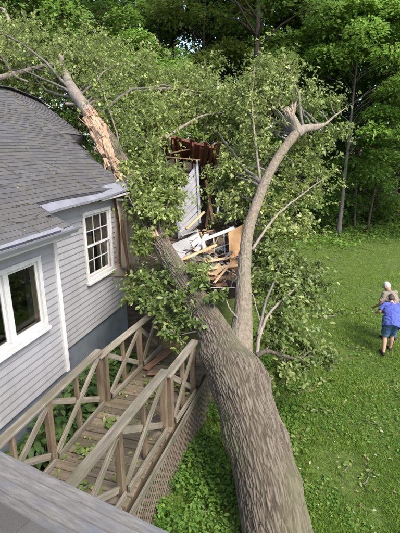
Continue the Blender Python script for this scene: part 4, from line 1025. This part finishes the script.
# ------------------------------------------------------------------ lawn
def tufts(n, nb, xr, yr, pw, hmin, hmax, wmul, mask):
    f = rng.random(n); y = (yr[0] ** (1 - pw) + f * (yr[1] ** (1 - pw) - yr[0] ** (1 - pw))) ** (1 / (1 - pw))
    lo = np.maximum(xr[0], -.62 * y); hi = np.minimum(xr[1], .62 * y + .8); x = lo + (hi - lo) * rng.random(n)
    k = mask(x, y); x, y = x[k], y[k]; n = len(x)
    pat = fbm(np.stack([x * .8, y * .8, 0 * x], -1), 4, 31); fine = fbm(np.stack([x * 3.5, y * 3.5, 0 * x], -1), 3, 32)
    x = np.repeat(x, nb); y = np.repeat(y, nb); m = len(x); j = rng.normal(size=(m, 2)) * .022
    P = np.stack([x + j[:, 0], y + j[:, 1], gz(x, y) - .006], -1)
    hh = np.repeat(1 + .7 * pat + .5 * fine, nb); S = (hmin + (hmax - hmin) * rng.random(m)) * np.clip(hh, .5, 1.7)
    T = nrm(np.stack([rng.normal(size=m) * .55, rng.normal(size=m) * .55, np.ones(m)], -1))
    N = nrm(rng.normal(size=(m, 3)) * np.array([1, 1, .2]))
    v = np.clip(.42 + np.repeat(.45 * pat + .5 * fine, nb) + rng.normal(size=m) * .16, 0, 1)
    return P, T, N, S, v
def lawn_mask(x, y):
    w = x * WD[0] + y * WD[1]; e = edge_y(x)
    return (w > -1.75) & (y < e + .6) & (rng.random(len(x)) < np.where(fbm(np.stack([x * 1.3, y * 1.3, 0 * x], -1), 3, 66) < -.30, .45, 1))
a1 = tufts(110000, 4, (-2.5, 22), (3.0, 27), 1.25, .035, .085, 1, lawn_mask)
gl = leaves('grass', *a1[:4], M['grass'], None, '3', a1[4]); tag(gl, 'short uneven green lawn grass around the fallen trunk', 'grass')
# clover and broad weeds scattered in the lawn
n = 22000; f = rng.random(n); y = 3.2 * (24 / 3.2) ** f; x = -2.3 + (.6 * y + 3.2) * rng.random(n)
cl = fbm(np.stack([x * 1.1, y * 1.1, 0 * x], -1), 3, 55); w = x * WD[0] + y * WD[1]; k_ = (cl > .02) & (w > -1.5); x, y = x[k_], y[k_]; n = len(x)
cv = leaves('clover', np.stack([x, y, gz(x, y) + .02 + .035 * rng.random(n)], -1), nrm(rdir(n) * np.array([1, 1, .25])), nrm(np.array([0, 0, 1.]) + rdir(n) * .4), .05 * (.5 + rng.random(n)), M['weed'], None, '4'); tag(cv, 'clover and broad-leaved weeds scattered through the lawn', 'weeds')
n = 480; f = rng.random(n); y = 3.2 * (20 / 3.2) ** f; x = -1.5 + (.6 * y + 2.4) * rng.random(n); k_ = x * WD[0] + y * WD[1] > -1.2; x, y = x[k_], y[k_]; n = len(x)
lt = leaves('leaf_litter', np.stack([x, y, gz(x, y) + .035 + .02 * rng.random(n)], -1), nrm(rdir(n) * np.array([1, 1, .2])), nrm(np.array([0, 0, 1.]) + rdir(n) * .4), .03 + .06 * rng.random(n) ** 2, M['litter'], None, '7'); tag(lt, 'pale dry leaf scraps scattered over the lawn', 'leaves')
# weeds between deck and trunk
n = 15000
u = rng.uniform(2.6, 9.0, n); w = -1.66 + 1.75 * rng.random(n) ** 1.3
hgt = (.16 * smooth(-.35, -1.3, w) + .10) * (.5 + .9 * np.clip(.5 + fbm(np.stack([u * 1.4, w * 1.4, 0 * u], -1), 3, 41), 0, 1.2))
P = np.outer(u, UD) + np.outer(w, WD); k_ = fbm(np.stack([u * 1.7, w * 1.7, 0 * u + 3], -1), 3, 43) > -.22; P, w, hgt = P[k_], w[k_], hgt[k_]; n = len(P)
P[:, 2] = gz(P[:, 0], P[:, 1]) + hgt * rng.random(n) ** .6
wd2 = leaves('weeds', P, nrm(rdir(n) * np.array([1, 1, .4]) - np.array([0, 0, .1])), nrm(np.array([0, 0, 1.]) + rdir(n) * .5), (.035 + .06 * rng.random(n) ** 2), M['weed'], None, '7', np.clip(.5 + .5 * fbm(P * 1.2, 3, 8) + rng.normal(size=n) * .2, 0, 1)); tag(wd2, 'dense leafy weeds between the deck lattice and the trunk', 'weeds')
# garden plants between the house wall and the deck
for k, (u, w, s, lab) in enumerate([(3.0, -3.42, .8, 'broad-leaved garden plant nearest the bottom left behind the railing'), (3.7, -3.4, .9, 'broad-leaved garden plant below the twin window behind the railing'), (4.4, -3.42, 1.0, 'broad-leaved garden plant by the white corner trim'), (5.1, -3.5, .95, 'broad-leaved garden plant just past the white corner trim'), (5.8, -3.6, .8, 'broad-leaved garden plant against the blue-grey foundation'), (6.6, -3.6, .7, 'broad-leaved garden plant at the far end of the foundation')]):
    b = hp(w, u, 0); b[2] = float(gz(b[0], b[1])); t = thing('garden_plant', lab, 'plant', b, 'plants along the house wall')
    n = 420; o_ = rng.normal(size=(n, 3)) * np.array([.22, .26, .0]) * s; zz = s * (.25 + .75 * rng.random(n)) * np.exp(-(o_[:, 0] ** 2 + o_[:, 1] ** 2) * 3) * .95
    P = b + o_ + np.stack([0 * zz, 0 * zz, zz], -1); out = nrm(o_ + rdir(n) * .15 * s)
    leaves('leaf_mass', P, nrm(out * np.array([1, 1, 0]) + np.array([0, 0, -.15]) + rdir(n) * .3), nrm(np.array([0, 0, 1.]) + rdir(n) * .35), .15 * (.6 + .7 * rng.random(n)), M['gardenleaf'], t, '7')
    A = Acc()
    for q in range(16): A.tube(np.linspace(b, P[q * 20], 4), np.linspace(.008, .004, 4), 4)
    A.mk('stems', M['post'], t)
# torn leafy twigs lying on the lawn and on the deck
def twig_on(name, lab, c, L, nl, leaf, mat, zfun, grp, ang=None):
    a = rng.random() * 6.283 if ang is None else ang; d_ = np.array([math.cos(a), math.sin(a), 0]); b = np.array([c[0], c[1], 0.]); b[2] = zfun(b)
    t = thing(name, lab, 'branch', b, grp)
    s = np.linspace(-.5, .5, 7)[:, None] * L; P = b + d_ * s + np.array([-d_[1], d_[0], 0]) * .08 * L * np.sin(s * 5 / L)
    for q in range(7): P[q, 2] = zfun(P[q]) + .012
    V, Fq = tube_arr(P, np.linspace(.012, .004, 7) * (1 + L), 6); mk('stem', V, Fq, M['barkgrey'], t, True)
    i_ = rng.integers(0, 7, nl); p = P[i_] + rdir(nl) * np.array([.16, .16, 0]) * L ** .5; 
    p[:, 2] = np.array([zfun(q) for q in p]) + .02 + .07 * rng.random(nl) * L ** .5
    leaves('leaves', p, nrm(rdir(nl) * np.array([1, 1, .25])), nrm(np.array([0, 0, 1.]) + rdir(nl) * .5), leaf * (.6 + .7 * rng.random(nl)), M[mat], t, '7')
gzf = lambda p: float(gz(p[0], p[1]))
def lawn_at(x, y): p = onz(x, y, 0.0); return p
for (x, y, L, nl, lab, a) in [(338, 315, 1.5, 90, 'leafy torn branch lying on the lawn just left of the two people', .05), (356, 350, .45, 22, 'small torn twig on the lawn in front of the shorts-wearing person', None), (299, 445, .5, 40, 'leafy twig on the lawn closest to the trunk edge', None), (318, 412, .5, 36, 'leafy twig on the lawn below the low foliage', None), (372, 425, .35, 14, 'brownish twig lying alone on the right side of the lawn', None), (305, 487, .3, 12, 'tiny twig with pale leaves right beside the trunk near the bottom', None), (368, 478, .4, 14, 'torn twig on the lower right lawn', None), (346, 470, .25, 8, 'pale-leaved scrap in the middle of the lower lawn', None), (396, 392, .5, 26, 'dark leafy twig at the right picture edge below the people', None), (335, 258, 1.0, 40, 'leafy branch lying on the far lawn', None), (312, 388, .8, 60, 'leafy spray lying at the foot of the low foliage', .4)]:
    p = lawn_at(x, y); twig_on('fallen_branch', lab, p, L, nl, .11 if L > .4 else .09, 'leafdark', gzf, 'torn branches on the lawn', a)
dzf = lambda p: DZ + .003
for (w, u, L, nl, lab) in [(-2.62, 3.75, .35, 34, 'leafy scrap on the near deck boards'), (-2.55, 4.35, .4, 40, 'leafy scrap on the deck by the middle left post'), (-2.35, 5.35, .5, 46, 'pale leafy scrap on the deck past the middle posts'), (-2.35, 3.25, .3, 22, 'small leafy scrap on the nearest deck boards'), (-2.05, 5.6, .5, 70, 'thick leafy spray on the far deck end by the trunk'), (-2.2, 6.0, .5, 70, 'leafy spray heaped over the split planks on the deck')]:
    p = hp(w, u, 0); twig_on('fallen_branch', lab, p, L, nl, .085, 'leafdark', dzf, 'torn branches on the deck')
# loose leaves on roof, deck and porch
P = []
for k in range(150):
    w = rng.uniform(-6.8, -3.7); u = rng.uniform(4, 9); 
    if w > RW0 and u > JU: continue
    P.append(roof_pt(u, w) + np.array([0, 0, .025]))
for k in range(160): P.append(hp(rng.uniform(-2.9, -1.9), rng.uniform(2.4, 6.2), DZ + .01))
P = np.array(P); n = len(P)
ll = leaves('loose_leaves', P, nrm(rdir(n) * np.array([1, 1, .15])), nrm(np.array([.2, 0, 1.]) + rdir(n) * .25), .06 * (.5 + .9 * rng.random(n)), M['leaf'], None, '7'); tag(ll, 'single loose leaves strewn over roof and deck', 'leaves')
A = Acc()
for k in range(16):
    w = rng.uniform(-5.2, -3.7); u = rng.uniform(3.9, 5.0) if w > -4.2 else rng.uniform(4.2, 7.5); a = rng.random() * 6.28
    p = roof_pt(u, w) + np.array([0, 0, .03]); q = roof_pt(u + .35 * math.cos(a), w + .3 * math.sin(a)) + np.array([0, 0, .03])
    A.tube(np.linspace(p, q, 5) + rng.normal(size=(5, 3)) * np.array([.02, .02, .003]), np.linspace(.006, .003, 5), 5)
sk = A.mk('loose_twigs', M['barkdark'], None); tag(sk, 'bare broken twigs strewn over the shingles above the gutter', 'twigs', kind='stuff')

# ------------------------------------------------------------------ people
def remesh_obj(name, chains, mat, parent, vox, Mw, sm=4, cuts=(), fold=0.):
    A = Acc()
    for pts, rad in chains:
        pts = [np.asarray(p, float) for p in pts]
        n = max(4, 6 * (len(pts) - 1)); P = spline(pts, n) if len(pts) > 2 else np.linspace(pts[0], pts[1], n); rr = np.interp(np.linspace(0, 1, n), np.linspace(0, 1, len(rad)), rad)
        d0 = nrm(P[0] - P[1]); d1 = nrm(P[-1] - P[-2])
        P = np.vstack([P[0] + d0 * rr[0] * .9, P[0] + d0 * rr[0] * .6, P, P[-1] + d1 * rr[-1] * .6, P[-1] + d1 * rr[-1] * .9]); rr = np.concatenate([[rr[0] * .4, rr[0] * .8], rr, [rr[-1] * .8, rr[-1] * .4]])
        A.tube(P, rr, 14)
    V = np.vstack(A.V); me = bpy.data.meshes.new('tmp'); me.from_pydata(V.tolist(), [], A.F)
    tmp = bpy.data.objects.new('tmp', me); col.objects.link(tmp)
    r = tmp.modifiers.new('r', 'REMESH'); r.mode = 'VOXEL'; r.voxel_size = vox
    s = tmp.modifiers.new('s', 'SMOOTH'); s.iterations = sm; s.factor = .5
    dg = bpy.context.evaluated_depsgraph_get(); ev = tmp.evaluated_get(dg); m2 = bpy.data.meshes.new_from_object(ev); m2.name = name
    bpy.data.objects.remove(tmp)
    if cuts or fold:
        co = np.empty(len(m2.vertices) * 3, np.float32); m2.vertices.foreach_get('co', co); co = co.reshape(-1, 3)
        nn = np.empty(len(m2.vertices) * 3, np.float32); m2.vertices.foreach_get('normal', nn); nn = nn.reshape(-1, 3)
        if fold: co = co + nn * (fold * fbm(co * np.array([9, 9, 16.]) + 1.7 * fbm(co * 5, 2, 3)[:, None], 3, 61))[:, None]
        fc = [tuple(p.vertices) for p in m2.polygons]
        for cp, cd, cr in cuts:
            bad = ((co - cp) @ nrm(cd) > 0) & (np.linalg.norm(co - cp, axis=1) < cr); fc = [f for f in fc if not bad[list(f)].any()]
        m2 = bpy.data.meshes.new(name); m2.from_pydata(co.tolist(), [], fc); m2.validate()
    m2.materials.clear(); m2.materials.append(mat); m2.polygons.foreach_set('use_smooth', np.ones(len(m2.polygons), bool)); m2.update()
    return inst(name, m2, parent, Mw)
def person(label, loc, yaw, J, shirt, bottom, short, cap, girth):
    t = thing('person', label, 'person', loc, None); Mw = Matrix.Translation(Vector(loc)) @ Matrix.Rotation(yaw, 4, 'Z') @ Matrix.Scale(.93, 4)
    g_ = girth; v = lambda p: np.array(p, float)
    pel, chest, neck, head = v(J['pel']), v(J['chest']), v(J['neck']), v(J['head'])
    hx = np.array([1., 0, 0]); ch = []
    for s in (-1, 1):
        hip = pel + hx * s * .095; kn, an = v(J['kn'][s]), v(J['an'][s]); toe = an + np.array([.02 * s, .17, -.055])
        ch.append(([hip, (hip + kn) / 2, kn, (kn * .62 + an * .38) + np.array([0, -.018, 0]), an], [.10, .083, .058, .060, .040]))
        ch.append(([an + np.array([0, -.05, -.05]), an + np.array([0, .06, -.045]), toe], [.042, .045, .034]))
        sh = chest + (neck - chest) * .72 + hx * s * .175; el, wr = v(J['el'][s]), v(J['wr'][s])
        ch.append(([chest + (neck - chest) * .7, sh], [.085, .07])); ch.append(([sh, el, wr], [.057, .045, .030]))
        d_ = nrm(wr - el); pm = wr + d_ * .075; ch.append(([wr, pm], [.030, .036]))
        sd_ = nrm(np.cross(d_, [.1, .9, .2])); cu = nrm(np.cross(sd_, d_))
        for q in range(4):
            b = pm + sd_ * (q - 1.5) * .021; L = (.07, .08, .075, .058)[q]; m1 = b + d_ * L * .55 + cu * .010; ch.append(([b, m1, m1 + d_ * L * .4 + cu * .028], [.0105, .0095, .0075]))
        b = wr + d_ * .03 + sd_ * .033 * s; ch.append(([b, b + sd_ * .03 * s + d_ * .03, b + sd_ * .035 * s + d_ * .065 + cu * .012], [.013, .011, .009]))
    for s in (-.5, .5):
        ch.append(([pel + hx * s * .13, (pel + chest) / 2 + hx * s * .12, chest + hx * s * .15, chest + (neck - chest) * .6 + hx * s * .16], [.115 * g_, .112 * g_, .118 * g_, .08]))
    ch.append(([neck - (neck - chest) * .2, neck, head - nrm(head - neck) * .05], [.062, .056, .058]))
    hd = nrm(head - neck); fw = v(J.get('face', (0, 1, -.2))); fw = nrm(fw - hd * np.dot(fw, hd)); rt = np.cross(fw, hd)
    ch.append(([head - hd * .055 + fw * .015, head + hd * .045], [.078, .092])); ch.append(([head - hd * .09 + fw * .05, head - hd * .02 + fw * .03], [.045, .07]))
    ch.append(([head + fw * .088 - hd * .01, head + fw * .112 - hd * .035], [.011, .016]))
    for s in (-1, 1): ch.append(([head + rt * s * .088 - hd * .035, head + rt * s * .096 + hd * .02 - fw * .01], [.012, .018]))
    ch.append(([head + fw * .092 - hd * .065 - rt * .02, head + fw * .092 - hd * .065 + rt * .02], [.009, .009]))
    body = remesh_obj('body', ch, M['skin'], t, .0105, Mw, 2)
    for s in (-1, 1):
        e = head + fw * .083 + rt * s * .033 + hd * .008
        V, Fq = tube_arr([e - fw * .006, e, e + fw * .005], [.004, .012, .004], 8); o = mk('eye', V, Fq, M['hair'], t); o.matrix_basis = WM[t.name].inverted() @ Mw @ Matrix.Translation(WM[o.name].translation)
    sc_ = []
    for s in (-.5, .5):
        b = pel - nrm(chest - pel) * .08
        sc_.append(([b + hx * s * .15, (pel + chest) / 2 + hx * s * .14, chest + hx * s * .165, chest + (neck - chest) * .66 + hx * s * .18], [.138 * g_, .136 * g_, .134 * g_, .092]))
    b = pel - nrm(chest - pel) * .08; bk = np.array([0, -.02, .01])
    sc_.append(([b + bk, (pel + chest) / 2 + bk, chest + bk, chest + (neck - chest) * .66 + bk], [.158 * g_, .150 * g_, .146 * g_, .10]))
    sc_.append(([chest + (neck - chest) * .5, chest + (neck - chest) * .88], [.11, .085]))
    for s in (-1, 1):
        sh = chest + (neck - chest) * .72 + hx * s * .175; el = v(J['el'][s]); sc_.append(([chest + (neck - chest) * .6, sh], [.10, .092])); sc_.append(([sh, sh + (el - sh) * .85], [.085, .078]))
    ct = [(b - nrm(chest - pel) * .06, pel - chest, .5)]
    for s in (-1, 1):
        sh = chest + (neck - chest) * .72 + hx * s * .175; el = v(J['el'][s]); ct.append((sh + (el - sh) * .88, el - sh, .16))
    remesh_obj('shirt', sc_, M[shirt], t, .012, Mw, 12, ct, .035)
    bc = []
    for s in (-1, 1):
        hip = pel + hx * s * .095; kn, an = v(J['kn'][s]), v(J['an'][s])
        bc.append(([pel + nrm(chest - pel) * .06 + hx * s * .07, hip], [.132 * g_, .13 * g_]))
        bc.append(([hip, hip + (kn - hip) * .93], [.125, .105]) if short else ([hip, (hip + kn) / 2, kn, an + np.array([0, 0, .03])], [.122, .102, .08, .066]))
    remesh_obj('shorts' if short else 'trousers', bc, M[bottom], t, .012, Mw, 3, [(pel + hx * s * .095 + (v(J['kn'][s]) - pel - hx * s * .095) * .95, v(J['kn'][s]) - pel, .2) for s in (-1, 1)] if short else (), .02)
    for s in (-1, 1):
        an = v(J['an'][s]); remesh_obj('shoe', [([an + np.array([0, -.06, -.05]), an + np.array([0, .06, -.052]), an + np.array([.02 * s, .19, -.062])], [.050, .053, .04])], M['shoe'], t, .010, Mw, 2)
    if cap:
        remesh_obj('cap', [([head + hd * .035, head + hd * .07], [.102, .088]), ([head + hd * .04 + fw * .08, head + hd * .03 + fw * .15 ], [.05, .035])], M['cap'], t, .010, Mw, 3)
    else:
        remesh_obj('hair', [([head - hd * .02 - fw * .03, head + hd * .055 - fw * .01], [.087, .088])], M['hair'], t, .010, Mw, 3)
    return t
pb = onz(387, 354, 0.); pb[2] = float(gz(pb[0], pb[1]))
person('person in blue-violet shirt and denim shorts walking away on the lawn', pb, R_(-8), dict(
    pel=(0, 0, .90), chest=(.05, .24, 1.16), neck=(.09, .44, 1.29), head=(.10, .57, 1.39), face=(0, 1, -.55),
    kn={-1: (-.10, .07, .49), 1: (.11, .14, .50)}, an={-1: (-.15, -.14, .10), 1: (.10, .14, .10)},
    el={-1: (-.25, .26, 1.10), 1: (.29, .22, 1.06)}, wr={-1: (-.26, .46, 1.00), 1: (.27, .44, .96)}), 'blue', 'denim', True, False, 1.22)
pt_ = onz(388, 341, 0.); pt_[2] = float(gz(pt_[0], pt_[1]))
person('person in grey-tan shirt and white cap standing beyond the blue shirt', pt_, R_(12), dict(
    pel=(0, 0, .92), chest=(.02, .13, 1.21), neck=(.02, .27, 1.41), head=(.0, .35, 1.54), face=(-.3, 1, -.4),
    kn={-1: (-.10, .05, .50), 1: (.12, .02, .50)}, an={-1: (-.13, -.03, .10), 1: (.14, -.06, .10)},
    el={-1: (-.29, .16, 1.12), 1: (.26, .26, 1.12)}, wr={-1: (-.33, .34, .94), 1: (.14, .46, 1.06)}), 'tan', 'teal', False, True, 1.08)
